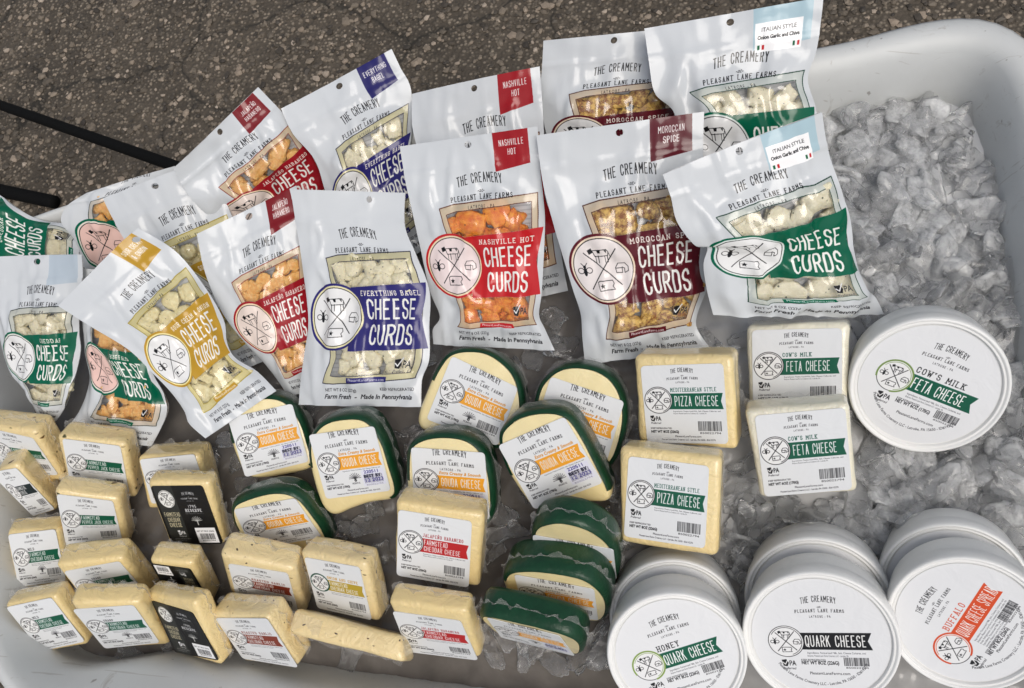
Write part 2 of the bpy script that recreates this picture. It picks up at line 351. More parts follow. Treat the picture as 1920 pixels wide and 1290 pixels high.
def label_art(name, band, lines, sub=None, subcol=INK, dark=False, gouda=False, stamp=False, bandtext=WH, ringcol=None, month=False, wt='NET WT 8OZ (226G)'):
    W = 288; H = 288
    if dark:
        cv = Canvas(W, H, (.07, .07, .075)); cv.rect(12, 0, 102, H, (.17, .175, .17))
        emblem(cv, 64, 62, 44, fill=(.88, .88, .86)); g = (.80, .76, .62)
        for t, y in (('FARMSTEAD', 148), ('CHEDDAR', 174), ('CHEESE', 200)): cv.cond(t, 64, y, 21, 84 if t == 'FARMSTEAD' else 66, col=g, wt=.16)
        logo(cv, 190, 48, 1, 92, col=(.85, .85, .85)); cv.cond('1795', 190, 106, 14, 42, col=(.85, .85, .85), wt=.15, gap=.5); cv.cond('RESERVE', 190, 126, 15, 88, col=(.85, .85, .85), wt=.17, slab=True, gap=.6)
        smallprint(cv, 140, 136, 100, 4, 1, col=(.6, .6, .6))
        for a in np.linspace(-2.9, -.25, 9): cv.line([(190, 172), (190 + 30 * math.cos(a), 172 + 24 * math.sin(a))], 2.2, (.75, .75, .73))
        cv.line([(190, 172), (190, 190)], 5, (.75, .75, .73))
        pa_mark(cv, 80, 232, 40, col=(.9, .9, .9)); smallprint(cv, 30, 262, 90, 6, 2, col=(.75, .75, .75))
        cv.rect(160, 205, 112, 76, (.93, .93, .93)); cv.text('NET WT 8OZ (226G)', 214, 226, 8, width=98); barcode(cv, 178, 234, 80, 30)
        return cv.image(name)
    cv = Canvas(W, H, (.86, .865, .87)); logo(cv, 144 if not gouda else 150, 34, 1, 108 if not gouda else 184)
    by = 104 if not gouda else 112
    bh = 58 if len(lines) == 1 else 60
    if sub: (cv.text(sub, 105, by - 6, 13, width=160, align='l', col=subcol, bold=.5, track=.06, shear=.2) if gouda else cv.cond(sub, 100, by - 6, 15, 158 if len(sub) > 12 else 9.2 * len(sub), align='l', col=subcol, wt=.17, gap=.6, slab=True))
    cv.poly(swallow(84, by, 196, bh), band)
    if len(lines) == 1: cv.cond(lines[0], 112, by + bh - 11, 38, 12.6 * len(lines[0]), align='l', col=bandtext, wt=.155)
    else:
        for k, t in enumerate(lines): cv.cond(t, 106, by + 27 + 27 * k, 22, min(10.2 * len(t), 158), align='l', col=bandtext, wt=.16)
    emblem(cv, 54, by + 24, 50, ring=ringcol or INK, w=2.0)
    if ringcol: cv.arcline(54, by + 24, 48, 48, 0, 359, 5, ringcol)
    smallprint(cv, 104, by + bh + 10, 165, 5, 2 if not gouda else 1)
    if gouda or month:
        cx, cy = (150, 214) if gouda else (160, 208)
        for a in np.linspace(-3.1, -.05, 10): cv.line([(cx, cy), (cx + 26 * math.cos(a), cy + 24 * math.sin(a))], 2.6, (.35, .35, .36))
        cv.text('8', cx, cy + 14, 18, sx=.8, bold=1); cv.text('MONTHS', cx, cy + 26, 8, width=34)
    pa_mark(cv, 38, 200, 38); cv.text('KEEP REFRIGERATED', 18, 236, 6, width=76, align='l'); cv.text(wt, 18, 250, 9, width=100, align='l', bold=.5)
    barcode(cv, 188, 206, 82, 36)
    cv.text('PleasantLaneFarms.com', 150, 266, 7, width=92); cv.text('Pleasant Lane Farms Creamery LLC - Latrobe, PA 15650 - ID#145270', 150, 278, 6, width=190)
    if stamp:
        b = (.22, .2, .5); cv.rect(182, 184, 96, 70, (.84, .84, .93), op=.55)
        cv.text('220511', 226, 198, 13, width=66, col=b, bold=.5); cv.text('BEST BY', 226, 217, 13, width=74, col=(.1, .1, .2), bold=1.2); cv.text('12 2023', 230, 236, 15, width=84, col=b, bold=.5)
    return cv.image(name)

def lid_art(name, band, line, sub=None, subcol=INK, ring=INK, bandlen=1., rot=0., dense=False, wt='NET WT 8OZ (226G)'):
    W = 512; cv = Canvas(W, W, (.87, .875, .88)); cx = cy = 256; c, q = math.cos(rot), math.sin(rot)
    P = lambda a, b: (cx + (a * c - b * q) * 220, cy + (a * q + b * c) * 220)
    logo(cv, *P(.05, -.66), 1, 180, rot=rot)
    if sub: cv.cond(sub, *P(-.30, -.16), 27, 19 * len(sub), align='l', rot=rot, col=subcol, wt=.13, slab=True, gap=.6)
    cv.poly([P(-.45, -.12), P(.86, -.12), P(.79, .04), P(.86, .21), P(-.45, .21)], band)
    cv.cond(line, *P(-.25, .155), 50, min(18.5 * len(line), 236), align='l', rot=rot, col=(.92, .92, .91), wt=.15)
    x, y = P(-.58, .05)
    cv2 = cv; emblem(cv, x, y, 68, ring=ring, w=2.2, rot=rot)
    if ring != INK: cv.arcline(x, y, 68, 68, -200, 80, 7, ring); 
    smallprint(cv, *P(-.24, .29), 215, 8 if not dense else 7, 2 if not dense else 6, rot=rot)
    pa_mark(cv, *P(-.58, .50), 52, rot=rot)
    yy = .50 if not dense else .62
    cv.text('KEEP REFRIGERATED', *P(-.36, yy - .07), 8, width=92, align='l', rot=rot); cv.text(wt, *P(-.36, yy), 15, width=140, align='l', rot=rot, bold=.5)
    barcode(cv, *P(.36, .36), 92, 36, rot=rot)
    cv.text('PleasantLaneFarms.com', *P(.10, .70), 12, width=150, rot=rot, col=INK)
    cv.text('Pleasant Lane Farms Creamery LLC - Latrobe, PA 15650 - ID#145270', cx, cy, 12, width=400, circ=(200, 90 + math.degrees(rot), -1))
    return cv.image(name)

# ------------------------------------------------------------------ materials
def m_white_plastic(name, col, rough, grime=0.):
    m, nt, b, o = mat(name); tc = nt.nodes.new('ShaderNodeTexCoord')
    n = noise(nt, 6, 5, .6); c = mixc(nt, ramp(nt, n, [(.35, (0, 0, 0)), (.75, (1, 1, 1))]), col, tuple(x * (1 - grime) for x in col))
    if grime:
        n2 = noise(nt, 38, 4, .7, dist=1.5); c = mixc(nt, ramp(nt, n2, [(.61, (0, 0, 0)), (.72, (.5, .5, .5))]), c, (.30, .27, .23))
        tc2 = nt.nodes.new('ShaderNodeTexCoord')
        for rz, th in ((.3, .70), (1.5, .71)):
            mp_ = N(nt, 'ShaderNodeMapping'); mp_.inputs['Rotation'].default_value = (0, 0, rz); mp_.inputs['Scale'].default_value = (9, 420, 60); nt.links.new(tc2.outputs['Object'], mp_.inputs[0])
            c = mixc(nt, ramp(nt, noise(nt, 1., 2, .5, co=mp_.outputs[0]), [(th, (0, 0, 0)), (th + .03, (.45, .45, .45))]), c, (.36, .34, .31))
        n3 = noise(nt, 120, 2, .5); c = mixc(nt, ramp(nt, n3, [(.73, (0, 0, 0)), (.76, (.6, .6, .6))]), c, (.16, .14, .12))
    if isinstance(c, tuple): b.inputs['Base Color'].default_value = (*c, 1)
    else: nt.links.new(c, b.inputs['Base Color'])
    b.inputs['Roughness'].default_value = rough
    bump(nt, b, noise(nt, 90, 3, .6), .15, .001); return m
M_TUB = m_white_plastic('bin_plastic', (.63, .645, .635), .50, .18)
M_LID = m_white_plastic('tub_plastic', (.80, .80, .78), .33)
def m_black(name='black_metal'):
    m, nt, b, o = mat(name); b.inputs['Base Color'].default_value = (.003, .003, .003, 1); b.inputs['Roughness'].default_value = .8; b.inputs['Specular IOR Level'].default_value = .15
    bump(nt, b, noise(nt, 300, 2), .2, .0005); return m
M_BLACK = m_black()

def m_ground():
    m, nt, b, o = mat('asphalt')
    n = noise(nt, 9, 6, .65); base = ramp(nt, n, [(.3, (.042, .034, .025)), (.55, (.078, .063, .046)), (.8, (.115, .093, .07))])
    v = N(nt, 'ShaderNodeTexVoronoi', Scale=170.); tc = nt.nodes.new('ShaderNodeTexCoord'); nt.links.new(tc.outputs['Object'], v.inputs['Vector'])
    peb = mixc(nt, ramp(nt, v.outputs['Color'], [(.2, (.0, .0, .0)), (.9, (1, 1, 1))]), (.06, .05, .038), (.30, .25, .19))
    c = mixc(nt, ramp(nt, v.outputs['Distance'], [(.25, (1, 1, 1)), (.5, (0, 0, 0))]), base, peb)
    cr = N(nt, 'ShaderNodeTexVoronoi', _feature='DISTANCE_TO_EDGE', Scale=3.2)
    wv = nt.nodes.new('ShaderNodeVectorMath'); wv.operation = 'ADD'; nz = N(nt, 'ShaderNodeTexNoise', Scale=9., Detail=4.)
    nt.links.new(tc.outputs['Object'], nz.inputs['Vector']); sc = nt.nodes.new('ShaderNodeVectorMath'); sc.operation = 'SCALE'; sc.inputs['Scale'].default_value = .12
    nt.links.new(nz.outputs['Color'], sc.inputs[0]); nt.links.new(tc.outputs['Object'], wv.inputs[0]); nt.links.new(sc.outputs[0], wv.inputs[1]); nt.links.new(wv.outputs[0], cr.inputs['Vector'])
    crk = ramp(nt, cr.outputs['Distance'], [(.0, (.8, .8, .8)), (.006, (.5, .5, .5)), (.018, (0, 0, 0))])
    c = mixc(nt, crk, c, (.012, .011, .008)); nt.links.new(c, b.inputs['Base Color']); b.inputs['Roughness'].default_value = .8
    h = mixc(nt, crk, v.outputs['Distance'], (1, 1, 1)); bump(nt, b, h, .7, -.004); return m
M_GROUND = m_ground()
def m_pebble():
    m, nt, b, o = mat('pebble')
    at_ = nt.nodes.new('ShaderNodeAttribute'); at_.attribute_name = 'tint'
    c = ramp(nt, at_.outputs['Fac'], [(0, (.045, .036, .027)), (.4, (.145, .118, .087)), (.75, (.265, .215, .16)), (.9, (.39, .31, .235)), (1, (.55, .46, .37))])
    n = noise(nt, 400, 3); c = mixc(nt, n, mixc(nt, .5, c, (.02, .018, .015)), c)
    nt.links.new(c, b.inputs['Base Color']); b.inputs['Roughness'].default_value = .6; return m
M_PEB = m_pebble()

def m_ice_bed():
    m, nt, b, o = mat('wet_ice_bed')
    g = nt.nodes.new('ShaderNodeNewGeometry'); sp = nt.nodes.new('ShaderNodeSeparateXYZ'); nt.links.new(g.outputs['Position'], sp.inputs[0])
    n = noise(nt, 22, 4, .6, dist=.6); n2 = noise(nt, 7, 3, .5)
    bed_brown = mixc(nt, n, (.050, .041, .033), (.17, .148, .128)); clr = mixc(nt, n, (.60, .61, .615), (.84, .85, .855))
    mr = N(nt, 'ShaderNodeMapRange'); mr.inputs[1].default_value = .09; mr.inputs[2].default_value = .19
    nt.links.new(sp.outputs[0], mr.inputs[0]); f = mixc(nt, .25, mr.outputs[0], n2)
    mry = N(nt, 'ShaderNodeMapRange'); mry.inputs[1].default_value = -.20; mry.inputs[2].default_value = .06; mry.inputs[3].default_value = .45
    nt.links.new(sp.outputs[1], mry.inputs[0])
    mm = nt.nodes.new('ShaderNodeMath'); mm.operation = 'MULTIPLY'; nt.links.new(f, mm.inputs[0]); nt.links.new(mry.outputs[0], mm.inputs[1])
    c = mixc(nt, mm.outputs[0], bed_brown, clr); nt.links.new(c, b.inputs['Base Color'])  # brown at left, paling to the right, less so towards the near side
    b.inputs['Roughness'].default_value = .16; b.inputs['IOR'].default_value = 1.31; b.inputs['Coat Weight'].default_value = .3
    v = N(nt, 'ShaderNodeTexVoronoi', _feature='SMOOTH_F1', Scale=48.); tc = nt.nodes.new('ShaderNodeTexCoord'); nt.links.new(tc.outputs['Object'], v.inputs['Vector'])
    nn = bump(nt, None, v.outputs['Distance'], .7, .006); bump(nt, b, noise(nt, 60, 4), .3, .003, nn); return m
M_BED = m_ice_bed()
def mat_frost(nt, nn):
    p = N(nt, 'ShaderNodeBsdfPrincipled', Roughness=.16); p.inputs['Base Color'].default_value = (.86, .87, .87, 1); p.inputs['IOR'].default_value = 1.31; nt.links.new(nn, p.inputs['Normal']); return p.outputs[0]
def m_ice(name, frost, tr, col, k0=.12):
    m, nt, b, o = mat(name)
    n = noise(nt, 1.6, 4, .6, dist=.6)
    c = mixc(nt, n, tuple(x * .93 for x in col), col); nt.links.new(c, b.inputs['Base Color'])
    r = ramp(nt, n, [(.35, (.05, .05, .05)), (.7, (frost, frost, frost))]); nt.links.new(r, b.inputs['Roughness'])
    b.inputs['Transmission Weight'].default_value = tr; b.inputs['IOR'].default_value = 1.16      # ice in its own meltwater bends light little
    b.inputs['Coat Weight'].default_value = .8; b.inputs['Coat Roughness'].default_value = .04; b.inputs['Coat IOR'].default_value = 1.33
    nn = bump(nt, b, noise(nt, 1.8, 2, .4), .3, .003)
    # trapped air scatters light, most where the ice thins out at its edges
    f2 = mat_frost(nt, nn); lw = N(nt, 'ShaderNodeLayerWeight', Blend=.4); mx = nt.nodes.new('ShaderNodeMixShader')
    n3 = noise(nt, 2.2, 3, .6); fa = mixc(nt, 1., ramp(nt, lw.outputs['Facing'], [(0, (k0,) * 3), (.5, (k0 + .05,) * 3), (.85, (.42,) * 3), (1, (.7,) * 3)]), ramp(nt, n3, [(.35, (.55,) * 3), (.65, (1.3,) * 3)]), 'MULTIPLY')
    nt.links.new(fa, mx.inputs[0]); nt.links.new(b.outputs[0], mx.inputs[1]); nt.links.new(f2, mx.inputs[2]); nt.links.new(mx.outputs[0], o.inputs[0]); return m
M_ICE = [m_ice('ice_clear', .07, 1., (.98, .985, .99), .06), m_ice('ice_cloudy', .1, 1., (.98, .985, .99), .16), m_ice('ice_frosted', .15, 1., (.97, .98, .98), .34)]

def m_cheese(name, col, rim=None, spots=None, spotcol=(.05, .035, .02), spotscale=60, thr=.13, rough=.32, wr=.65):
    m, nt, b, o = mat(name)
    n = noise(nt, 40, 4, .55); c = mixc(nt, n, tuple(x * .86 for x in col), col)
    n2 = noise(nt, 9, 2); c = mixc(nt, ramp(nt, n2, [(.4, (0, 0, 0)), (.8, (.5, .5, .5))]), c, (col[0] * 1.02, col[1] * .93, col[2] * .78))
    if spots:
        tc = nt.nodes.new('ShaderNodeTexCoord'); mp = N(nt, 'ShaderNodeMapping'); mp.inputs['Scale'].default_value = (1, 2.2, 1.4); dn = N(nt, 'ShaderNodeTexNoise', Scale=70., Detail=2.); nt.links.new(tc.outputs['Object'], dn.inputs['Vector']); dm = nt.nodes.new('ShaderNodeVectorMath'); dm.operation = 'MULTIPLY_ADD'; dm.inputs[1].default_value = (.012,) * 3; nt.links.new(dn.outputs['Color'], dm.inputs[0]); nt.links.new(tc.outputs['Object'], dm.inputs[2]); nt.links.new(dm.outputs[0], mp.inputs[0])
        v = N(nt, 'ShaderNodeTexVoronoi', Scale=spotscale, Randomness=1.); nt.links.new(mp.outputs[0], v.inputs['Vector'])
        s1 = ramp(nt, v.outputs['Distance'], [(thr, (1, 1, 1)), (thr + .06, (0, 0, 0))])
        sep = nt.nodes.new('ShaderNodeSeparateColor'); nt.links.new(v.outputs['Color'], sep.inputs[0])
        k = ramp(nt, sep.outputs[0], [(.60, (0, 0, 0)), (.66, (1, 1, 1))])
        mu = nt.nodes.new('ShaderNodeMath'); mu.operation = 'MULTIPLY'; nt.links.new(s1, mu.inputs[0]); nt.links.new(k, mu.inputs[1])
        c = mixc(nt, mu.outputs[0], c, mixc(nt, sep.outputs[1], spotcol, (spotcol[0] * 3, spotcol[1] * 1.2, spotcol[2])))
    nt.links.new(c, b.inputs['Base Color'])
    b.inputs['Subsurface Weight'].default_value = .12; b.inputs['Subsurface Radius'].default_value = (.004, .003, .0015); b.inputs['Subsurface Scale'].default_value = 1.
    b.inputs['Roughness'].default_value = rough; b.inputs['Coat Weight'].default_value = .8; b.inputs['Coat Roughness'].default_value = .06
    nn = bump(nt, None, noise(nt, 70, 4, .65, dist=1.8), wr, .003); bump(nt, b, noise(nt, 300, 2), .12, .0006, nn); return m
CH = (.85, .665, .32)
M_CHEDDAR = m_cheese('cheddar_cheese', CH)
M_PEPPER = m_cheese('pepper_jack_cheese', (.85, .67, .34), spots=1, spotcol=(.05, .06, .015), spotscale=80, thr=.15)
M_HERB = m_cheese('herb_cheese', (.85, .68, .36), spots=1, spotcol=(.035, .03, .015), spotscale=125, thr=.13)
M_PIZZA = m_cheese('pizza_cheese', (.85, .68, .34)); M_FETA = m_cheese('feta_cheese', (.86, .82, .66), rough=.4)
M_GOUDA = m_cheese('gouda_cheese', (.87, .74, .40), wr=.2)
def m_rind():
    m, nt, b, o = mat('green_wax_rind'); n = noise(nt, 120, 4, .6)
    nt.links.new(mixc(nt, n, (.003, .024, .010), (.010, .066, .028)), b.inputs['Base Color']); b.inputs['Roughness'].default_value = .3
    b.inputs['Specular IOR Level'].default_value = .4
    bump(nt, b, noise(nt, 160, 4, .7, dist=1), .3, .002); return m
M_RIND = m_rind()
def m_wrap():
    m, nt, b, o = mat('clear_wrap'); b.inputs['Base Color'].default_value = (.80, .79, .76, 1); b.inputs['Roughness'].default_value = .13
    b.inputs['Specular IOR Level'].default_value = .9
    t = nt.nodes.new('ShaderNodeBsdfTransparent'); mx = nt.nodes.new('ShaderNodeMixShader')
    lw = N(nt, 'ShaderNodeLayerWeight', Blend=.35); f = ramp(nt, lw.outputs['Facing'], [(.0, (.10, .10, .10)), (.6, (.34, .34, .34)), (1, (.8, .8, .8))])
    nt.links.new(f, mx.inputs[0]); nt.links.new(t.outputs[0], mx.inputs[1]); nt.links.new(b.outputs[0], mx.inputs[2]); nt.links.new(mx.outputs[0], o.inputs[0])
    bump(nt, b, noise(nt, 260, 4, .7, dist=2), .8, .003); return m
M_WRAP = m_wrap()
def m_curd(name, col, col2, spots=None, amt=.5):
    m, nt, b, o = mat(name); n = noise(nt, 2.2, 5, .7)
    c = mixc(nt, ramp(nt, n, [(.5 - amt * .3, (0, 0, 0)), (.5 + amt * .25, (1, 1, 1))]), col2, col)
    if spots:
        v = N(nt, 'ShaderNodeTexVoronoi', Scale=4.5); tc = nt.nodes.new('ShaderNodeTexCoord'); nt.links.new(tc.outputs['Object'], v.inputs['Vector'])
        sep = nt.nodes.new('ShaderNodeSeparateColor'); nt.links.new(v.outputs['Color'], sep.inputs[0])
        mu = nt.nodes.new('ShaderNodeMath'); mu.operation = 'MULTIPLY'
        nt.links.new(ramp(nt, v.outputs['Distance'], [(.22, (1, 1, 1)), (.32, (0, 0, 0))]), mu.inputs[0]); nt.links.new(ramp(nt, sep.outputs[0], [(.84, (0, 0, 0)), (.87, (1, 1, 1))]), mu.inputs[1])
        c = mixc(nt, mu.outputs[0], c, spots)
    nt.links.new(c, b.inputs['Base Color']); b.inputs['Roughness'].default_value = .38
    b.inputs['Subsurface Weight'].default_value = .15; b.inputs['Subsurface Radius'].default_value = (.004, .003, .0015); b.inputs['Subsurface Scale'].default_value = 1.
    bump(nt, b, n, .6, .003); return m
CURD = {
 'cream': m_curd('cream_curd', (.83, .77, .56), (.74, .66, .43)), 'herbed': m_curd('herbed_curd', (.84, .79, .60), (.74, .68, .48), spots=(.07, .08, .03)),
 'seeded': m_curd('seeded_curd', (.84, .78, .57), (.76, .69, .46), spots=(.03, .025, .02)),
 'orange': m_curd('orange_curd', (.92, .36, .03), (.72, .14, .008), spots=(.36, .09, .01)), 'peach': m_curd('peach_curd', (.90, .56, .20), (.80, .36, .07)),
 'spiced': m_curd('spiced_curd', (.82, .54, .14), (.26, .085, .012), spots=(.09, .03, .008), amt=.35), 'gold': m_curd('pale_gold_curd', (.85, .77, .47), (.76, .64, .31), spots=(.25, .2, .06))}
def hole_mask(nt, hu, hv, W, H, r=.0024):
    uv = nt.nodes.new('ShaderNodeUVMap'); uv.uv_map = 'UVMap'
    s = nt.nodes.new('ShaderNodeVectorMath'); s.operation = 'SUBTRACT'; s.inputs[1].default_value = (hu, 1 - hv, 0); nt.links.new(uv.outputs[0], s.inputs[0])
    k = nt.nodes.new('ShaderNodeVectorMath'); k.operation = 'MULTIPLY'; k.inputs[1].default_value = (W, H, 0); nt.links.new(s.outputs[0], k.inputs[0])
    L = nt.nodes.new('ShaderNodeVectorMath'); L.operation = 'LENGTH'; nt.links.new(k.outputs[0], L.inputs[0])
    g = nt.nodes.new('ShaderNodeMath'); g.operation = 'LESS_THAN'; g.inputs[1].default_value = r; nt.links.new(L.outputs['Value'], g.inputs[0]); return g.outputs[0]
def m_film(name, img, hu=.5, hv=.035, W=.10, H=.16, back=False):
    """printed pouch film: opaque white where printed, clear in the window"""
    m, nt, b, o = mat(name)
    b.inputs['Roughness'].default_value = .12 if not back else .4; b.inputs['Specular IOR Level'].default_value = .36
    out = b.outputs[0]
    w1 = noise(nt, 11, 2, .45, dist=.8); w2 = N(nt, 'ShaderNodeTexNoise', Scale=1., Detail=3., Distortion=.8)
    tc = nt.nodes.new('ShaderNodeTexCoord'); mp = N(nt, 'ShaderNodeMapping'); mp.inputs['Scale'].default_value = (16, 60, 20); mp.inputs['Rotation'].default_value = (0, 0, .2); nt.links.new(tc.outputs['Object'], mp.inputs[0]); nt.links.new(mp.outputs[0], w2.inputs['Vector'])
    nn = bump(nt, None, w1, .8, .010); nn = bump(nt, b, w2.outputs['Fac'], .08, .003, nn)
    tr = nt.nodes.new('ShaderNodeBsdfTransparent')
    if img is not None:
        it = nt.nodes.new('ShaderNodeTexImage'); it.image = img; it.interpolation = 'Linear'; it.extension = 'EXTEND'
        uv = nt.nodes.new('ShaderNodeUVMap'); uv.uv_map = 'UVMap'; nt.links.new(uv.outputs[0], it.inputs[0]); nt.links.new(it.outputs['Color'], b.inputs['Base Color'])
        gl = N(nt, 'ShaderNodeBsdfGlossy', Roughness=.09); nt.links.new(nn, gl.inputs['Normal']); fr = N(nt, 'ShaderNodeLayerWeight', Blend=.5)
        cl = nt.nodes.new('ShaderNodeMixShader'); nt.links.new(ramp(nt, fr.outputs['Facing'], [(0, (.07, .07, .07)), (.6, (.13, .13, .13)), (1, (.6, .6, .6))]), cl.inputs[0]); nt.links.new(tr.outputs[0], cl.inputs[1]); nt.links.new(gl.outputs[0], cl.inputs[2])
        mx = nt.nodes.new('ShaderNodeMixShader'); nt.links.new(it.outputs['Alpha'], mx.inputs[0]); nt.links.new(cl.outputs[0], mx.inputs[1]); nt.links.new(b.outputs[0], mx.inputs[2]); out = mx.outputs[0]
    else:
        b.inputs['Base Color'].default_value = (.62, .63, .64, 1)
        s = N(nt, 'ShaderNodeTexWave', Scale=90., Distortion=0.); s.bands_direction = 'Y'; nt.links.new(tc.outputs['Object'], s.inputs['Vector'])
        nt.links.new(mixc(nt, ramp(nt, s.outputs['Fac'], [(.72, (0, 0, 0)), (.8, (.6, .6, .6))]), (.60, .61, .62), (.36, .37, .38)), b.inputs['Base Color'])
    hm = nt.nodes.new('ShaderNodeMixShader'); nt.links.new(hole_mask(nt, hu, hv, W, H), hm.inputs[0]); nt.links.new(out, hm.inputs[1]); nt.links.new(tr.outputs[0], hm.inputs[2])
    nt.links.new(hm.outputs[0], o.inputs[0]); return m
def m_print(name, img, gloss=.4):
    m, nt, b, o = mat(name); it = nt.nodes.new('ShaderNodeTexImage'); it.image = img; it.extension = 'EXTEND'
    nt.links.new(it.outputs['Color'], b.inputs['Base Color']); b.inputs['Roughness'].default_value = gloss
    b.inputs['Specular IOR Level'].default_value = .35
    bump(nt, b, noise(nt, 45, 3, .6, dist=1), .25, .003); return m

# ------------------------------------------------------------------ ground, sky is the world
GZ = -.37
me = mesh('ground', [(-30, -30, GZ), (30, -30, GZ), (30, 30, GZ), (-30, 30, GZ)], [(0, 1, 2, 3)], M_GROUND, smooth=False)
tag(obj('ground', me), kind='structure')
def ico(sub):
    bm = bmesh.new(); bmesh.ops.create_icosphere(bm, subdivisions=sub, radius=1.); v = np.array([x.co[:] for x in bm.verts]); f = [tuple(x.index for x in p.verts) for p in bm.faces]; bm.free(); return v, f
IV1, IF1 = ico(1)
def pebbles():
    n = 21000; P = np.stack([rng.uniform(-1.25, .72, n), rng.uniform(-.42, .95, n)], 1)
    ok = ~((P[:, 0] > -.42) & (P[:, 0] < .36) & (P[:, 1] > -.3) & (P[:, 1] < .16)); P = P[ok]; n = len(P)
    r = rng.gamma(5, .0005, n) + .0012; r = np.minimum(r * .98, .0075)
    big = rng.random(n) < .02; r[big] *= 1.5
    nv = len(IV1); V = IV1[None] * (1 + .28 * rng.normal(size=(n, nv, 1)).clip(-1, 1)) * r[:, None, None]
    V[..., 0] *= rng.uniform(.7, 1.35, (n, 1)); V[..., 2] *= .55
    a = rng.uniform(0, 6.28, (n, 1)); x, y = V[..., 0].copy(), V[..., 1].copy(); V[..., 0] = x * np.cos(a) - y * np.sin(a); V[..., 1] = x * np.sin(a) + y * np.cos(a)
    V[..., 0] += P[:, :1]; V[..., 1] += P[:, 1:]; V[..., 2] += GZ + .0005
    F = (np.array(IF1)[None] + (np.arange(n) * nv)[:, None, None]).reshape(-1, 3)
    me = bpy.data.meshes.new('pebbles'); me.from_pydata(V.reshape(-1, 3).tolist(), [], F.tolist()); me.materials.append(M_PEB)
    t = np.repeat(rng.random(n) ** 1.3, nv); A = me.attributes.new('tint', 'FLOAT', 'POINT'); A.data.foreach_set('value', t.astype(np.float32))
    me.polygons.foreach_set('use_smooth', [False] * len(me.polygons)); tag(obj('pebbles', me), kind='stuff')
pebbles()

# ------------------------------------------------------------------ folding stand of black tube under the bin
def tube(P, r, n=12, cap=True):
    P = np.asarray(P, float); V = []; F = []
    for i, p in enumerate(P):
        d = P[min(i + 1, len(P) - 1)] - P[max(i - 1, 0)]; d /= np.linalg.norm(d); u = np.cross(d, (0, 0, 1.)) if abs(d[2]) < .9 else np.cross(d, (1., 0, 0)); u /= np.linalg.norm(u); w = np.cross(d, u)
        for k in range(n):
            a = 2 * np.pi * k / n; V.append(p + r * (u * math.cos(a) + w * math.sin(a)))
    for i in range(len(P) - 1):
        for k in range(n): F.append((i * n + k, i * n + (k + 1) % n, (i + 1) * n + (k + 1) % n, (i + 1) * n + k))
    F.append(tuple(range(n))[::-1]); F.append(tuple(range((len(P) - 1) * n, len(P) * n))); return V, F
st = empty('folding_stand', np.eye(3), (0, 0, 0), 'black metal folding stand splayed on the pavement under the white bin', 'stand')
def bar(name, a, b, r=.0085):
    a, b = np.array(a, float), np.array(b, float); d = (b - a) / np.linalg.norm(b - a)
    V, F = tube([a, a + d * .004, b - d * .004, b], r); obj(name, mesh(name, V, F, M_BLACK), st)
ZS = -.105
for y in (-.2, .06): bar('top_rail', (-.34, y, ZS - .009), (.34, y, ZS - .009))
A_ = at(470, 361, -.20); bar('leg', A_, at(-120, 155, GZ + .012), .0080); bar('cross_brace', A_, (-.12, .06, ZS - .012), .008)
bar('leg', at(103, 379, GZ + .012), at(-240, 306, GZ + .012), .0105)
bar('leg', (.34, .06, ZS - .01), (.62, .16, GZ + .01)); bar('leg', (-.34, -.2, ZS - .01), (-.86, -.36, GZ + .01)); bar('leg', (.34, -.2, ZS - .01), (.60, -.36, GZ + .01))
for p, q in (((-.70, .09, GZ + .012), (-.34, .06, ZS - .018)),): bar('cross_brace', p, q, .006)
# rubber foot where the short leg ends on the paving
a = at(105, 379, GZ + .012)

# ------------------------------------------------------------------ the white bin
RZ = .045
OUT = [(-.515, .055), (-.495, .09), (-.455, .11), (-.40, .128), (-.314, .156), (-.128, .187), (.058, .209), (.248, .239), (.31, .253), (.346, .258), (.374, .252), (.396, .232), (.408, .20), (.413, .10), (.415, -.05), (.415, -.22), (.405, -.29), (.37, -.33), (.3, -.345), (0, -.345), (-.2, -.336), (-.30, -.318), (-.352, -.298), (-.373, -.282), (-.391, -.261), (-.408, -.225), (-.44, -.12), (-.48, -.03), (-.508, .02)]
def inset(P, d):
    e = np.roll(P, -1, 0) - np.roll(P, 1, 0); n = np.stack([e[:, 1], -e[:, 0]], 1); n /= np.linalg.norm(n, axis=1)[:, None]; return P + n * d
LOOP = resample(catmull(OUT, 400, True), 200)
def smooth_loop(P, k):
    for _ in range(k): P = (P + np.roll(P, 1, 0) + np.roll(P, -1, 0)) / 3
    return P
def wall_scale(d):
    s = np.interp(LOOP[:, 0], [-.34, -.10], [.42, 1.])
    if d > .027: s = s + (1.95 - s) * np.clip((-LOOP[:, 1] - .285) / .03, 0, 1) * np.clip((LOOP[:, 0] + .375) / .1, 0, 1)
    return s
prof = [(.016, -.10), (.006, .0), (.004, .028), (.0, .030), (-.0005, .040), (.004, RZ - .0005), (.012, RZ + .0025), (.020, RZ + .001), (.026, RZ - .006), (.031, RZ - .022), (.037, 0.0), (.045, -.05), (.055, -.092), (.075, -.098)]
V = []; F = []; n = len(LOOP)
for d, z in prof:
    sc_ = wall_scale(d)[:, None]; L = smooth_loop(LOOP + (inset(LOOP, d) - LOOP) * sc_, int(d * 300)); zz = z + .0025 * fbm(np.c_[L * 9, np.full(n, z * 3)], 3)
    V += [(*p, q) for p, q in zip(L, zz)]
for j in range(len(prof) - 1):
    for i in range(n): F.append((j * n + i, j * n + (i + 1) % n, (j + 1) * n + (i + 1) % n, (j + 1) * n + i))
F.append(tuple(range((len(prof) - 1) * n, len(prof) * n))); F.append(tuple(range(n))[::-1])
me = mesh('ice_bin', V, F, M_TUB)
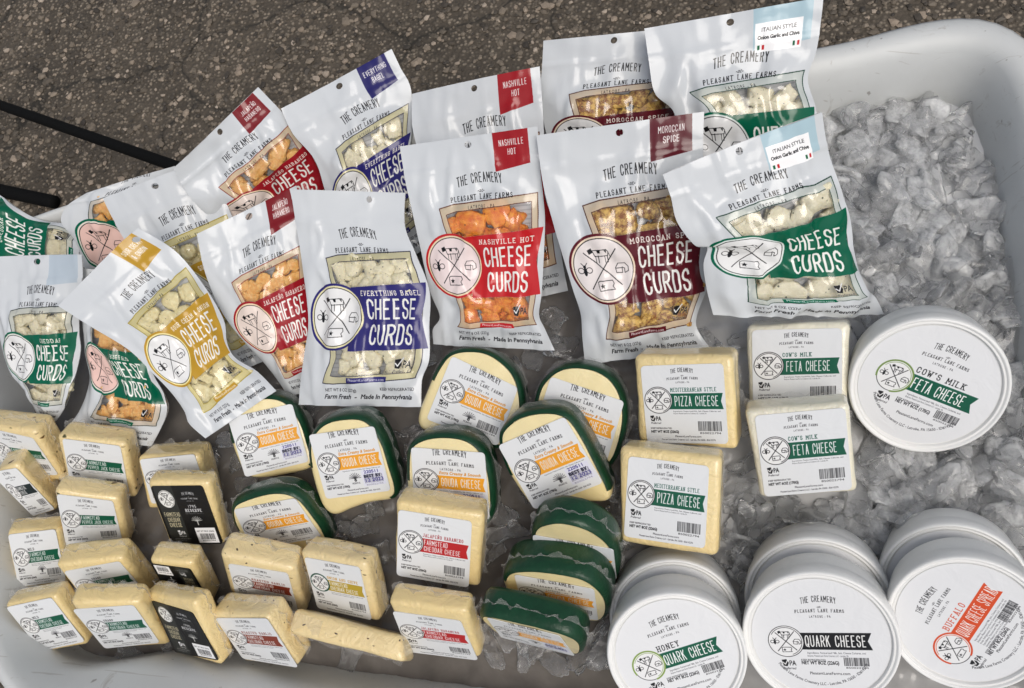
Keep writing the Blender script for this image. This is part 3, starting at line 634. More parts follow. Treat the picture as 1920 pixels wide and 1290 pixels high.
tag(obj('ice_bin', me), 'large white plastic bin filled with ice, its scuffed rounded corner at upper right', 'bin')

# ------------------------------------------------------------------ ice
INN = smooth_loop(LOOP + (inset(LOOP, .034) - LOOP) * wall_scale(.034)[:, None], 12)
def inside(P, Q):
    P = np.asarray(P); r = np.zeros(len(P), bool); j = len(Q) - 1
    for i in range(len(Q)):
        c = ((Q[i, 1] > P[:, 1]) != (Q[j, 1] > P[:, 1])) & (P[:, 0] < (Q[j, 0] - Q[i, 0]) * (P[:, 1] - Q[i, 1]) / (Q[j, 1] - Q[i, 1] + 1e-12) + Q[i, 0]); r ^= c; j = i
    return r
def bed_h(x, y):
    p = np.c_[np.ravel(x) * 26, np.ravel(y) * 26, np.zeros(np.size(x))]
    h = -.012 + .006 * fbm(p, 5) + .004 * np.abs(fbm(p * 2.3, 9))
    X, Y = np.ravel(x), np.ravel(y)
    h = h + .014 * np.exp(-((X - .27) ** 2 / .006 + (Y - .13) ** 2 / .006)) + .006 * np.exp(-((X - .30) ** 2 / .01 + (Y - .03) ** 2 / .01))
    h = h - .020 * np.clip((-Y - .235) / .03, 0, 1)
    return h
def ice_bed():
    nx, ny = 260, 180; gx = np.linspace(-.48, .40, nx); gy = np.linspace(-.30, .24, ny); X, Y = np.meshgrid(gx, gy)
    Z = bed_h(X, Y); P = np.c_[X.ravel(), Y.ravel(), Z]; ok = inside(P[:, :2], inset(INN, -.004))
    F = [q for q in grid_faces(nx, ny) if all(ok[list(q)])]; used = np.unique(np.array(F)); mp = -np.ones(len(P), int); mp[used] = np.arange(len(used))
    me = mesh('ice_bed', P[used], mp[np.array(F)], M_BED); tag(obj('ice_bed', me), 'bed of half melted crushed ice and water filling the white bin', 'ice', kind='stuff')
ice_bed()
IV3, IF3 = ico(3)
def chunk_mesh(k):
    s = np.array([1, rng.uniform(.55, .95), rng.uniform(.26, .42)]); q = .74
    v = np.sign(IV3) * np.abs(IV3) ** q; v = v * s
    v = v * (1 + .62 * vnoise(IV3 * 1.5 + k * 9, 40 + k)[:, None] + .14 * vnoise(IV3 * 3.1 + k * 3, 60 + k)[:, None])
    v[:, 2] += .15 * v[:, 0] * v[:, 1]
    return mesh('ice_chunk', v, IF3, M_ICE[k % 3])
CHUNKS = [chunk_mesh(k) for k in range(12)]
EXPO = np.array([at(*p, .0)[:2] for p in [(1560, 175), (1700, 178), (1800, 230), (1850, 340), (1900, 480), (1925, 640), (1935, 1010), (1700, 1000), (1560, 1060), (1420, 1110), (1370, 1060), (1370, 900), (1420, 940), (1600, 940), (1650, 860), (1600, 640), (1640, 560), (1560, 330), (1530, 220)]])
def place_chunks():
    pts = []; tries = 0
    lo, hi = EXPO.min(0), EXPO.max(0)
    while len(pts) < 250 and tries < 40000:
        tries += 1; p = rng.uniform(lo, hi)
        if not inside([p], EXPO)[0] or not inside([p], inset(INN, .006))[0]: continue
        if pts and min((q[0] - p[0]) ** 2 + (q[1] - p[1]) ** 2 for q in pts) < .0102 ** 2: continue
        pts.append(p)
    for i, p in enumerate(pts):
        me = CHUNKS[rng.integers(12)]; o = obj('ice_chunk', me); r = rng.uniform(.0095, .0185)
        o.scale = (r * rng.uniform(.8, 1.35), r, r * rng.uniform(.7, 1.2)); o.rotation_euler = (rng.normal() * .45, rng.normal() * .45, rng.uniform(0, 6.28))
        o.location = (p[0], p[1], float(bed_h(p[0], p[1])[0]) + rng.uniform(.001, .008))
        if p[1] > -.035: tag(o, 'half melted ice chunk in the open ice beside the italian style bags', 'ice chunk', 'loose ice chunks above the feta tub')
        else: tag(o, 'half melted ice chunk between the feta packages and the quark tubs', 'ice chunk', 'loose ice chunks between the feta and the quark tubs')
    # scattered bits between the packages and at the front wall
    spots = [(1040, 600), (1010, 560), (960, 690), (1050, 650), (1100, 700), (880, 640), (1150, 640), (1140, 620), (690, 985), (660, 1000), (700, 950), (640, 990), (930, 960), (950, 1000), (925, 1040), (1000, 1215), (1030, 1235), (980, 1225), (1090, 1225), (1120, 1245), (935, 1180), (925, 1225), (1135, 1205), (225, 1225), (240, 1232), (300, 1222), (640, 1240), (1160, 920), (450, 760), (380, 640), (985, 1180), (1120, 1190), (1150, 780), (1385, 640), (1370, 740), (1200, 620)]
    spots = [at(x, y, -.008) for x, y in spots]
    while len(spots) < 130:
        p = np.array([rng.uniform(-.30, .19), rng.uniform(-.235, .03), -.008])
        if min(np.hypot(*(q[:2] - p[:2])) for q in spots) > .012: spots.append(p)
    for p in spots:
        o = obj('ice_chunk', CHUNKS[rng.integers(4) * 3]); r = rng.uniform(.007, .013)
        o.scale = (r * rng.uniform(.9, 1.6), r, r * .6); o.rotation_euler = (rng.normal() * .3, rng.normal() * .3, rng.uniform(0, 6.28)); o.location = (p[0], p[1], float(bed_h(p[0], p[1])[0]) + .003)
        tag(o, 'small clear ice chunk sunk in the meltwater between the cheese packages', 'ice chunk', 'small ice chunks between the packages')
place_chunks()

DATA_JSON = r'''{"BLOCKS":{"K1":{"c":[-0.4062,-0.1118,0.0359],"R":[[0.9997,0.0254,-0.0016],[-0.0158,0.5698,-0.8216],[-0.0199,0.8214,0.57]],"T":0.0205,"Q":[[-0.0256,0.0326],[0.0273,0.0291],[0.0302,-0.0284],[-0.0306,-0.0329]],"L":[[-0.0213,0.0311],[0.0215,0.0212],[0.0261,-0.0204],[-0.025,-0.0241]]},"K2":{"c":[-0.3954,-0.142,0.0332],"R":[[0.9298,-0.1951,0.3121],[0.367,0.5563,-0.7455],[-0.0282,0.8077,0.5889]],"T":0.0277,"Q":[[-0.0121,0.0264],[0.0119,0.0287],[0.0118,-0.0278],[-0.0116,-0.0272]],"L":[[-0.0122,0.0289],[0.0084,0.0249],[0.0105,-0.0245],[-0.0092,-0.0237]]},"K3":{"c":[-0.3325,-0.12,0.0355],"R":[[0.9752,0.1906,0.1128],[-0.0364,0.6401,-0.7674],[-0.2184,0.7443,0.6311]],"T":0.0195,"Q":[[-0.0279,0.0306],[0.0287,0.0297],[0.0285,-0.0291],[-0.0286,-0.0297]],"L":[[-0.0229,0.0275],[0.0242,0.0264],[0.0239,-0.0239],[-0.0255,-0.0251]]},"K4":{"c":[-0.2679,-0.1276,0.0233],"R":[[0.9908,-0.005,0.1356],[0.0906,0.7682,-0.6337],[-0.1009,0.6401,0.7616]],"T":0.0238,"Q":[[-0.0255,0.0245],[0.0263,0.0245],[0.0279,-0.0236],[-0.0282,-0.0248]],"L":[[-0.0233,0.0224],[0.0233,0.0251],[0.0267,-0.016],[-0.0226,-0.0185]]},"K5":{"c":[-0.3306,-0.1627,0.0293],"R":[[0.9483,0.2376,0.2105],[0.0201,0.6168,-0.7869],[-0.3167,0.7504,0.5801]],"T":0.0177,"Q":[[-0.0246,0.0331],[0.0252,0.028],[0.0265,-0.0256],[-0.0269,-0.0335]],"L":[[-0.0225,0.0288],[0.02,0.0252],[0.022,-0.0198],[-0.0241,-0.032]]},"K6":{"c":[-0.2423,-0.1543,0.0352],"R":[[0.9929,0.0458,0.1097],[0.0518,0.6641,-0.7459],[-0.107,0.7463,0.657]],"T":0.0155,"Q":[[-0.0249,0.0334],[0.026,0.0325],[0.024,-0.0313],[-0.0236,-0.033]],"L":[[-0.0224,0.0288],[0.0197,0.0294],[0.0228,-0.0291],[-0.0202,-0.0302]]},"K7":{"c":[-0.3774,-0.1945,0.0219],"R":[[0.9061,0.1698,0.3874],[0.1597,0.7106,-0.6852],[-0.3916,0.6828,0.6168]],"T":0.0183,"Q":[[-0.0195,0.03],[0.0205,0.0297],[0.0209,-0.0294],[-0.0207,-0.0289]],"L":[[-0.018,0.0277],[0.017,0.03],[0.0176,-0.0233],[-0.0187,-0.0262]]},"K8":{"c":[-0.3081,-0.2097,0.0252],"R":[[0.9794,-0.0032,0.202],[0.1786,0.481,-0.8583],[-0.0944,0.8767,0.4716]],"T":0.019,"Q":[[-0.0266,0.0313],[0.0274,0.0298],[0.0297,-0.0296],[-0.0294,-0.0303]],"L":[[-0.0233,0.0227],[0.0233,0.0265],[0.0255,-0.0208],[-0.0249,-0.0249]]},"K9":{"c":[-0.2464,-0.2052,0.0204],"R":[[0.9966,0.0748,0.0342],[-0.0092,0.5142,-0.8576],[-0.0818,0.8544,0.5132]],"T":0.0171,"Q":[[-0.0174,0.0292],[0.0195,0.0282],[0.0189,-0.0277],[-0.0204,-0.0278]],"L":[[-0.0163,0.024],[0.015,0.0209],[0.018,-0.0219],[-0.0158,-0.0198]]},"K10":{"c":[-0.3553,-0.244,0.0221],"R":[[0.9783,-0.1851,0.0935],[0.1943,0.6604,-0.7254],[0.0725,0.7278,0.682]],"T":0.0165,"Q":[[-0.0253,0.0272],[0.0254,0.028],[0.0238,-0.0264],[-0.0221,-0.0282]],"L":[[-0.023,0.0244],[0.0204,0.0262],[0.0235,-0.0216],[-0.0198,-0.0244]]},"K11":{"c":[-0.2845,-0.24,0.0282],"R":[[0.9827,0.0863,0.1639],[0.1082,0.4509,-0.886],[-0.1503,0.8884,0.4337]],"T":0.0155,"Q":[[-0.0256,0.0378],[0.027,0.0335],[0.0269,-0.0332],[-0.026,-0.0368]],"L":[[-0.0264,0.0285],[0.0211,0.0308],[0.0204,-0.0273],[-0.0263,-0.0332]]},"K12":{"c":[-0.2331,-0.2386,0.0265],"R":[[0.9393,-0.1658,-0.3002],[-0.0934,0.7185,-0.6892],[0.33,0.6755,0.6594]],"T":0.0123,"Q":[[-0.0303,0.0307],[0.0316,0.0318],[0.0265,-0.031],[-0.0248,-0.03]],"L":[[-0.0236,0.0236],[0.0238,0.0206],[0.0284,-0.0243],[-0.0263,-0.0282]]},"K13":{"c":[-0.1729,-0.2029,0.0283],"R":[[0.9817,0.1901,-0.0111],[-0.0968,0.4482,-0.8887],[-0.1639,0.8735,0.4584]],"T":0.0188,"Q":[[-0.0275,0.0355],[0.0293,0.0316],[0.0305,-0.0329],[-0.0304,-0.033]],"L":[[-0.0221,0.0241],[0.0239,0.0254],[0.0239,-0.0335],[-0.0252,-0.0288]]},"K14":{"c":[-0.1739,-0.2427,0.0251],"R":[[0.951,-0.2387,-0.1967],[-0.0012,0.6331,-0.7741],[0.3093,0.7363,0.6018]],"T":0.0193,"Q":[[-0.0291,0.0277],[0.0304,0.0272],[0.0294,-0.0261],[-0.0295,-0.0273]],"L":[[-0.026,0.0222],[0.0296,0.0261],[0.0292,-0.0256],[-0.0261,-0.0221]]},"K15":{"c":[-0.1098,-0.2013,0.0305],"R":[[0.9845,-0.0141,-0.1748],[-0.1199,0.6732,-0.7296],[0.128,0.7393,0.6611]],"T":0.018,"Q":[[-0.0279,0.0295],[0.0287,0.0294],[0.0284,-0.0289],[-0.0283,-0.0286]],"L":[[-0.0241,0.0247],[0.0233,0.0253],[0.022,-0.0268],[-0.0257,-0.0263]]},"K17":{"c":[-0.0318,-0.1693,0.0491],"R":[[0.9883,0.1441,0.0504],[-0.0727,0.7343,-0.6749],[-0.1343,0.6633,0.7362]],"T":0.0201,"Q":[[-0.0313,0.0334],[0.032,0.032],[0.0315,-0.0321],[-0.0311,-0.0322]],"L":[[-0.029,0.0266],[0.0237,0.0252],[0.0237,-0.0326],[-0.0299,-0.031]]},"K18":{"c":[-0.0323,-0.2276,0.0312],"R":[[0.9976,-0.0094,-0.0691],[-0.0538,0.5266,-0.8484],[0.0444,0.85,0.5248]],"T":0.0157,"Q":[[-0.0297,0.0318],[0.0288,0.0306],[0.0287,-0.0271],[-0.0287,-0.0326]],"L":[[-0.0284,0.0207],[0.0221,0.0198],[0.0264,-0.0284],[-0.0282,-0.0304]]},"K19":{"c":[0.1396,-0.0623,0.0538],"R":[[0.9822,-0.0428,-0.1828],[-0.0654,0.8344,-0.5472],[0.1759,0.5495,0.8168]],"T":0.0224,"Q":[[-0.0341,0.0333],[0.0345,0.0339],[0.0359,-0.0346],[-0.035,-0.0319]],"L":[[-0.0299,0.0262],[0.028,0.029],[0.0295,-0.0294],[-0.0282,-0.0312]]},"K20":{"c":[0.1292,-0.1321,0.0533],"R":[[0.9925,0.0351,-0.1167],[-0.082,0.9009,-0.4262],[0.0902,0.4326,0.897]],"T":0.0213,"Q":[[-0.0344,0.0352],[0.0344,0.034],[0.0343,-0.035],[-0.0327,-0.033]],"L":[[-0.0279,0.029],[0.0264,0.0271],[0.0257,-0.0298],[-0.0298,-0.0281]]},"K21":{"c":[0.2186,-0.033,0.0318],"R":[[0.9804,-0.0385,-0.1931],[-0.0562,0.8854,-0.4615],[0.1887,0.4633,0.8659]],"T":0.0275,"Q":[[-0.0346,0.035],[0.0354,0.0352],[0.033,-0.033],[-0.0349,-0.0376]],"L":[[-0.0305,0.0314],[0.0308,0.0319],[0.0299,-0.0253],[-0.0315,-0.0286]]},"K22":{"c":[0.2179,-0.0939,0.0463],"R":[[0.9839,-0.1458,-0.1034],[0.0643,0.8283,-0.5566],[0.1668,0.541,0.8244]],"T":0.0239,"Q":[[-0.0339,0.0328],[0.0336,0.032],[0.032,-0.0314],[-0.0317,-0.0327]],"L":[[-0.0273,0.0287],[0.031,0.0289],[0.0291,-0.0293],[-0.0283,-0.0313]]}},"GOUDAS":{"G1":{"c":[-0.1864,-0.0918,0.0299],"R":[[0.9555,-0.2142,0.2029],[0.2827,0.8617,-0.4215],[-0.0846,0.46,0.8839]],"T":0.0294,"P":[[-0.0269,0.0242],[-0.0203,0.0318],[-0.008,0.0361],[0.0099,0.0345],[0.0226,0.0271],[0.0298,0.0102],[0.0311,-0.0087],[0.0289,-0.0287],[0.0065,-0.0307],[-0.0229,-0.0263],[-0.0288,-0.0108],[-0.0298,0.0082]],"L":[[-0.0268,0.0251],[0.0263,0.024],[0.0267,-0.0245],[-0.0262,-0.0246]]},"G2":{"c":[-0.1714,-0.1564,0.025],"R":[[0.975,-0.2125,0.0644],[0.1929,0.6668,-0.7199],[0.11,0.7143,0.6911]],"T":0.0185,"P":[[-0.0318,0.018],[-0.0239,0.0257],[-0.0008,0.0292],[0.0168,0.0277],[0.0293,0.0188],[0.0343,-0.001],[0.0361,-0.019],[0.0316,-0.0327],[0.0032,-0.0384],[-0.0314,-0.028],[-0.0356,-0.0006]],"L":[[-0.0274,0.0202],[0.0262,0.0195],[0.0316,-0.0196],[-0.0304,-0.0198]]},"G3":{"c":[-0.1107,-0.1097,0.0393],"R":[[0.9867,-0.1537,0.0525],[0.1575,0.8267,-0.5402],[0.0397,0.5412,0.8399]],"T":0.0287,"P":[[-0.0318,0.013],[-0.0252,0.0266],[-0.0118,0.0353],[0.0066,0.0364],[0.0216,0.032],[0.0298,0.0147],[0.0316,-0.0071],[0.0305,-0.0325],[0.0066,-0.0348],[-0.0128,-0.0387],[-0.0248,-0.0418],[-0.0319,-0.0333],[-0.0338,-0.0125]],"L":[[-0.0269,0.0268],[0.0263,0.0259],[0.0269,-0.0265],[-0.0263,-0.0262]]},"G4":{"c":[-0.0181,-0.06,0.0375],"R":[[0.9285,0.3707,0.0196],[-0.3407,0.8718,-0.352],[-0.1476,0.3202,0.9358]],"T":0.0303,"P":[[-0.0373,-0.026],[-0.0375,-0.0057],[-0.0366,0.0114],[-0.0317,0.028],[-0.0166,0.0374],[-0.001,0.0403],[0.0176,0.0351],[0.0288,0.0252],[0.0384,0.0056],[0.0376,-0.0203],[0.0137,-0.0304],[-0.0185,-0.0348],[-0.0327,-0.0352]],"L":[[-0.0283,0.0266],[0.0281,0.0235],[0.0297,-0.0237],[-0.0294,-0.0264]]},"G5":{"c":[-0.0292,-0.1231,0.0424],"R":[[0.9997,0.0246,-0.0089],[-0.0255,0.8393,-0.5431],[-0.0058,0.5431,0.8396]],"T":0.0264,"P":[[-0.033,0.015],[-0.0302,0.0274],[-0.0178,0.0349],[-0.0008,0.0375],[0.0158,0.035],[0.027,0.0237],[0.0321,0.0017],[0.0303,-0.0264],[0.0128,-0.0403],[-0.0131,-0.0424],[-0.0317,-0.0293],[-0.0338,-0.0044]],"L":[[-0.0285,0.0266],[0.0274,0.0254],[0.0295,-0.0265],[-0.0283,-0.0255]]},"G6":{"c":[0.0618,-0.072,0.0335],"R":[[0.9511,0.3071,-0.0325],[-0.2894,0.8493,-0.4415],[-0.108,0.4293,0.8967]],"T":0.0298,"P":[[-0.0355,0.0104],[-0.0339,0.0198],[-0.027,0.0318],[-0.0153,0.0392],[0.001,0.0421],[0.0158,0.0384],[0.0284,0.0253],[0.0348,0.0048],[0.0335,-0.0241],[0.0136,-0.0386],[-0.0122,-0.0409],[-0.0314,-0.0187]],"L":[[-0.0286,0.0255],[0.0284,0.0253],[0.0296,-0.0255],[-0.0294,-0.0253]]},"G7":{"c":[0.0455,-0.108,0.0499],"R":[[0.8946,-0.4444,-0.0474],[0.3449,0.754,-0.5591],[0.2842,0.4838,0.8277]],"T":0.0276,"P":[[-0.0248,0.0333],[-0.0164,0.0388],[-0.0017,0.0414],[0.0176,0.0363],[0.029,0.0275],[0.0322,0.0134],[0.032,-0.0101],[0.028,-0.0418],[0.0045,-0.0344],[-0.0149,-0.0291],[-0.0275,-0.028],[-0.0312,-0.0109],[-0.0317,0.012]],"L":[[-0.0281,0.0277],[0.027,0.027],[0.0288,-0.0279],[-0.0277,-0.0266]]},"G8":{"c":[0.0642,-0.1705,0.0366],"R":[[0.9913,0.0678,-0.1126],[-0.1293,0.3499,-0.9278],[-0.0235,0.9343,0.3556]],"T":0.0179,"P":[[-0.0295,0.0163],[-0.0266,0.0316],[-0.0145,0.0448],[-0.0013,0.0479],[0.0126,0.0442],[0.0221,0.0342],[0.028,0.0225],[0.0312,-0.0084],[0.0259,-0.0321],[-0.0016,-0.0391],[-0.0256,-0.0333],[-0.0308,-0.0065]],"L":[[-0.0279,0.0229],[0.028,0.0237],[0.0301,-0.0221],[-0.0304,-0.0246]]},"G9":{"c":[0.0529,-0.1981,0.032],"R":[[0.9915,0.0318,-0.1258],[-0.1284,0.3777,-0.917],[0.0184,0.9254,0.3786]],"T":0.0261,"P":[[-0.0379,0.0125],[-0.0312,0.0249],[-0.0129,0.0346],[0.0052,0.0372],[0.0204,0.0365],[0.0307,0.0267],[0.0366,0.0073],[0.0347,-0.0168],[0.0265,-0.031],[0.0099,-0.0312],[-0.0175,-0.0276],[-0.0366,-0.0149],[-0.0394,0.0019]],"L":[[-0.028,0.0233],[0.0279,0.025],[0.028,-0.024],[-0.0281,-0.0244]]},"G10":{"c":[0.036,-0.2251,0.0334],"R":[[0.984,-0.0518,-0.1706],[-0.1528,0.2476,-0.9567],[0.0918,0.9675,0.2358]],"T":0.0199,"P":[[-0.0337,0.0184],[-0.0249,0.0276],[-0.0024,0.0294],[0.0266,0.0284],[0.0364,0.0213],[0.0387,0.0077],[0.0355,-0.0116],[0.0289,-0.0248],[0.0024,-0.0283],[-0.0279,-0.0253],[-0.0348,0.0004]],"L":[[-0.0259,0.0251],[0.0258,0.0239],[0.0277,-0.0251],[-0.0276,-0.0242]]}},"BAGS":{"B1":{"c":[-0.4666,0.0686,0.0425],"R":[[0.1502,-0.9874,0.0506],[0.9659,0.1356,-0.2206],[0.211,0.082,0.974]],"E":[[[-0.0643,0.074],[-0.0601,0.0463],[-0.0559,0.0189],[-0.0478,-0.0015],[-0.0414,-0.0278],[-0.0358,-0.0485],[-0.0279,-0.0684],[-0.0189,-0.096]],[[0.0643,0.1089],[0.0654,0.0797],[0.0639,0.0503],[0.0563,0.0253],[0.043,-0.0053],[0.0383,-0.0272],[0.0367,-0.0525],[0.019,-0.0869]]]},"B2":{"c":[-0.3354,0.0737,0.0425],"R":[[0.9686,0.1692,0.1822],[0.0056,0.7177,-0.6963],[-0.2486,0.6755,0.6942]],"E":[[[-0.0374,0.0491],[-0.0561,0.0358],[-0.0633,0.0208],[-0.0546,0.0069],[-0.0499,-0.0102],[-0.0478,-0.0303],[-0.0457,-0.0509],[-0.0435,-0.072]],[[0.0374,0.0767],[0.0387,0.0602],[0.0393,0.0414],[0.0404,0.027],[0.0411,0.0075],[0.0418,-0.0125],[0.0425,-0.033],[0.0432,-0.0539]]]},"B3":{"c":[-0.2606,0.049,0.045],"R":[[0.8877,-0.4265,0.1736],[0.4541,0.748,-0.4841],[0.0767,0.5085,0.8576]],"E":[[[-0.0475,0.0957],[-0.0481,0.0743],[-0.0476,0.0536],[-0.0404,0.0217],[-0.0361,-0.0065],[-0.0318,-0.0349],[-0.0274,-0.0636],[-0.0247,-0.0864]],[[0.0475,0.0813],[0.0461,0.0573],[0.042,0.0243],[0.0403,-0.0052],[0.0368,-0.029],[0.0335,-0.048],[0.0279,-0.0712],[0.0245,-0.0906]]]},"B4":{"c":[-0.22,0.1199,0.0575],"R":[[0.7393,-0.3071,0.5993],[0.6542,0.5385,-0.531],[-0.1597,0.7846,0.599]],"E":[[[-0.0474,0.0509],[-0.0495,0.0364],[-0.0499,0.0211],[-0.0473,0.0062],[-0.0425,-0.0065],[-0.0437,-0.0233],[-0.0441,-0.0399],[-0.0445,-0.0569]],[[0.0474,0.0702],[0.0524,0.0467],[0.0562,0.0294],[0.0579,0.0082],[0.0591,-0.0074],[0.0555,-0.0204],[0.0502,-0.0387],[0.0458,-0.0643]]]},"B5":{"c":[-0.1239,0.1399,0.045],"R":[[0.9205,-0.2834,0.269],[0.3842,0.7819,-0.4909],[-0.0712,0.5552,0.8286]],"E":[[[-0.0525,0.0743],[-0.0507,0.052],[-0.0414,0.0254],[-0.0429,-0.0025],[-0.0428,-0.0265],[-0.0388,-0.0474],[-0.0369,-0.0677],[-0.0329,-0.089]],[[0.0525,0.0878],[0.054,0.0719],[0.056,0.0521],[0.0443,0.0201],[0.0367,0.0026],[0.0336,-0.0249],[0.0321,-0.0484],[0.0327,-0.0731]]]},"B6":{"c":[-0.0158,0.1163,0.0415],"R":[[0.9898,-0.119,0.079],[0.1426,0.852,-0.5037],[-0.0074,0.5098,0.8603]],"E":[[[-0.0538,0.0904],[-0.0579,0.0633],[-0.0554,0.0325],[-0.0556,0.0061],[-0.0559,-0.0206],[-0.0539,-0.048],[-0.051,-0.0713],[-0.0504,-0.0944]],[[0.0538,0.092],[0.0513,0.0617],[0.0479,0.0284],[0.0468,-0.0015],[0.0494,-0.028],[0.0483,-0.0499],[0.0485,-0.0722],[0.0493,-0.0881]]]},"B7":{"c":[0.0884,0.1697,0.0525],"R":[[0.999,-0.0412,0.0154],[0.0419,0.7833,-0.6203],[0.0135,0.6203,0.7842]],"E":[[[-0.056,0.0697],[-0.06,0.0475],[-0.0634,0.0309],[-0.0628,0.0102],[-0.0596,-0.0112],[-0.055,-0.0331],[-0.0519,-0.0479],[-0.0513,-0.0664]],[[0.056,0.0673],[0.051,0.0454],[0.0477,0.0195],[0.0447,-0.0003],[0.0459,-0.0175],[0.0471,-0.0384],[0.0484,-0.0562],[0.0499,-0.0706]]]},"B8":{"c":[0.1884,0.1487,0.0675],"R":[[0.9822,-0.1758,0.0655],[0.1821,0.8102,-0.5572],[0.0449,0.5592,0.8278]],"E":[[[-0.0639,0.0901],[-0.0652,0.065],[-0.0651,0.0423],[-0.0542,0.0265],[-0.0529,0.0051],[-0.0533,-0.0196],[-0.0537,-0.0446],[-0.0541,-0.0701]],[[0.0639,0.0798],[0.0603,0.0647],[0.0544,0.0446],[0.0457,0.0267],[0.0476,0.0055],[0.0476,-0.0263],[0.0482,-0.0631],[0.053,-0.0995]]]},"B9":{"c":[0.1984,0.0472,0.095],"R":[[0.9063,-0.3159,0.2807],[0.4199,0.5981,-0.6826],[0.0478,0.7365,0.6747]],"E":[[[-0.0545,0.0714],[-0.055,0.0553],[-0.057,0.0371],[-0.0515,0.0163],[-0.0442,0.011],[-0.0508,0.0],[-0.0546,-0.0193],[-0.0566,-0.0393]],[[0.0545,0.0644],[0.0522,0.0371],[0.0528,0.0145],[0.0529,-0.0169],[0.0497,-0.0399],[0.0491,-0.0668],[0.0552,-0.0809],[0.0578,-0.0971]]]},"B10":{"c":[0.103,0.053,0.0725],"R":[[0.993,-0.1034,0.0568],[0.1176,0.8295,-0.5459],[0.0093,0.5488,0.8359]],"E":[[[-0.0597,0.0876],[-0.0601,0.0525],[-0.0572,0.0261],[-0.0536,0.0004],[-0.0492,-0.0287],[-0.0461,-0.0477],[-0.0473,-0.0652],[-0.0481,-0.0867]],[[0.0597,0.0855],[0.0561,0.058],[0.0536,0.0224],[0.0523,-0.0057],[0.0481,-0.0276],[0.0479,-0.0412],[0.038,-0.0655],[0.0469,-0.0864]]]},"B11":{"c":[-0.0141,0.0563,0.07],"R":[[0.9961,-0.068,0.0564],[0.0878,0.8309,-0.5494],[-0.0095,0.5522,0.8337]],"E":[[[-0.0542,0.0806],[-0.0523,0.0523],[-0.0504,0.0308],[-0.0487,0.0075],[-0.0454,-0.0313],[-0.0402,-0.0528],[-0.0473,-0.0627],[-0.0486,-0.0749]],[[0.0542,0.0824],[0.0524,0.0516],[0.052,0.0307],[0.0508,0.0088],[0.043,-0.0394],[0.0387,-0.0585],[0.042,-0.0703],[0.0477,-0.088]]]},"B12":{"c":[-0.1145,0.0141,0.065],"R":[[0.9995,-0.0222,-0.0244],[0.01,0.9091,-0.4165],[0.0314,0.416,0.9088]],"E":[[[-0.0442,0.0875],[-0.0434,0.0591],[-0.0412,0.0304],[-0.0395,0.0012],[-0.04,-0.0204],[-0.0452,-0.0421],[-0.05,-0.0641],[-0.0532,-0.0831]],[[0.0442,0.0808],[0.0445,0.0545],[0.0525,0.0334],[0.0622,0.0049],[0.0607,-0.0229],[0.0594,-0.0481],[0.0529,-0.0638],[0.0513,-0.0851]]]},"B13":{"c":[-0.187,0.017,0.0525],"R":[[0.9443,-0.2072,0.2557],[0.3117,0.8126,-0.4924],[-0.1057,0.5447,0.8319]],"E":[[[-0.0426,0.0697],[-0.0467,0.0434],[-0.0466,0.0209],[-0.043,-0.0019],[-0.0341,-0.0259],[-0.0252,-0.0447],[-0.0191,-0.0614],[-0.0148,-0.0768]],[[0.0426,0.0863],[0.0409,0.0598],[0.0361,0.0345],[0.0313,0.0089],[0.0268,-0.0172],[0.0227,-0.0391],[0.0177,-0.0611],[0.0148,-0.0793]]]},"B14":{"c":[-0.2575,-0.0258,0.08],"R":[[0.6858,-0.6491,0.329],[0.7276,0.6207,-0.2922],[-0.0145,0.4398,0.898]],"E":[[[-0.0431,0.0782],[-0.0355,0.0491],[-0.0273,0.017],[-0.0264,-0.0085],[-0.0267,-0.0296],[-0.0293,-0.0473],[-0.0335,-0.0578],[-0.0324,-0.0746]],[[0.0431,0.081],[0.0514,0.049],[0.0484,0.0128],[0.0413,-0.0153],[0.0316,-0.0294],[0.0275,-0.0429],[0.0323,-0.062],[0.0328,-0.0846]]]},"B15":{"c":[-0.339,-0.0267,0.0525],"R":[[0.9986,-0.0064,-0.0519],[-0.0181,0.8882,-0.4592],[0.049,0.4595,0.8868]],"E":[[[-0.0312,0.0741],[-0.0195,0.0484],[-0.0175,0.0215],[-0.0184,0.0011],[-0.0156,-0.0194],[-0.0209,-0.0356],[-0.0292,-0.0496],[-0.0407,-0.0625]],[[0.0312,0.0674],[0.0364,0.0455],[0.0399,0.0213],[0.0428,0.0013],[0.0499,-0.0187],[0.0593,-0.0365],[0.0589,-0.05],[0.0397,-0.0787]]]},"B16":{"c":[-0.3904,-0.0183,0.065],"R":[[0.9973,0.0735,0.001],[-0.0631,0.8628,-0.5016],[-0.0377,0.5002,0.8651]],"E":[[[-0.0461,0.0665],[-0.0421,0.0407],[-0.0415,0.0157],[-0.0398,-0.0095],[-0.0326,-0.0322],[-0.0182,-0.0475],[-0.0129,-0.0588],[-0.0086,-0.0689]],[[0.0461,0.0735],[0.0452,0.0547],[0.0411,0.0337],[0.0381,0.009],[0.0379,-0.0073],[0.0311,-0.0294],[0.0208,-0.0544],[0.0085,-0.0711]]]}},"TUBS":{"T1":{"c":[0.3029,-0.0449,0.04],"n":[-0.0893,-0.6602,0.7458],"r":0.0548},"T2":{"c":[0.1351,-0.2309,0.045],"n":[0.0552,-0.5065,0.8605],"r":0.0451},"T3":{"c":[0.2244,-0.2148,0.045],"n":[-0.1137,-0.5304,0.8401],"r":0.0477},"T4":{"c":[0.3099,-0.1996,0.05],"n":[-0.1744,-0.5339,0.8273],"r":0.0455}}}'''

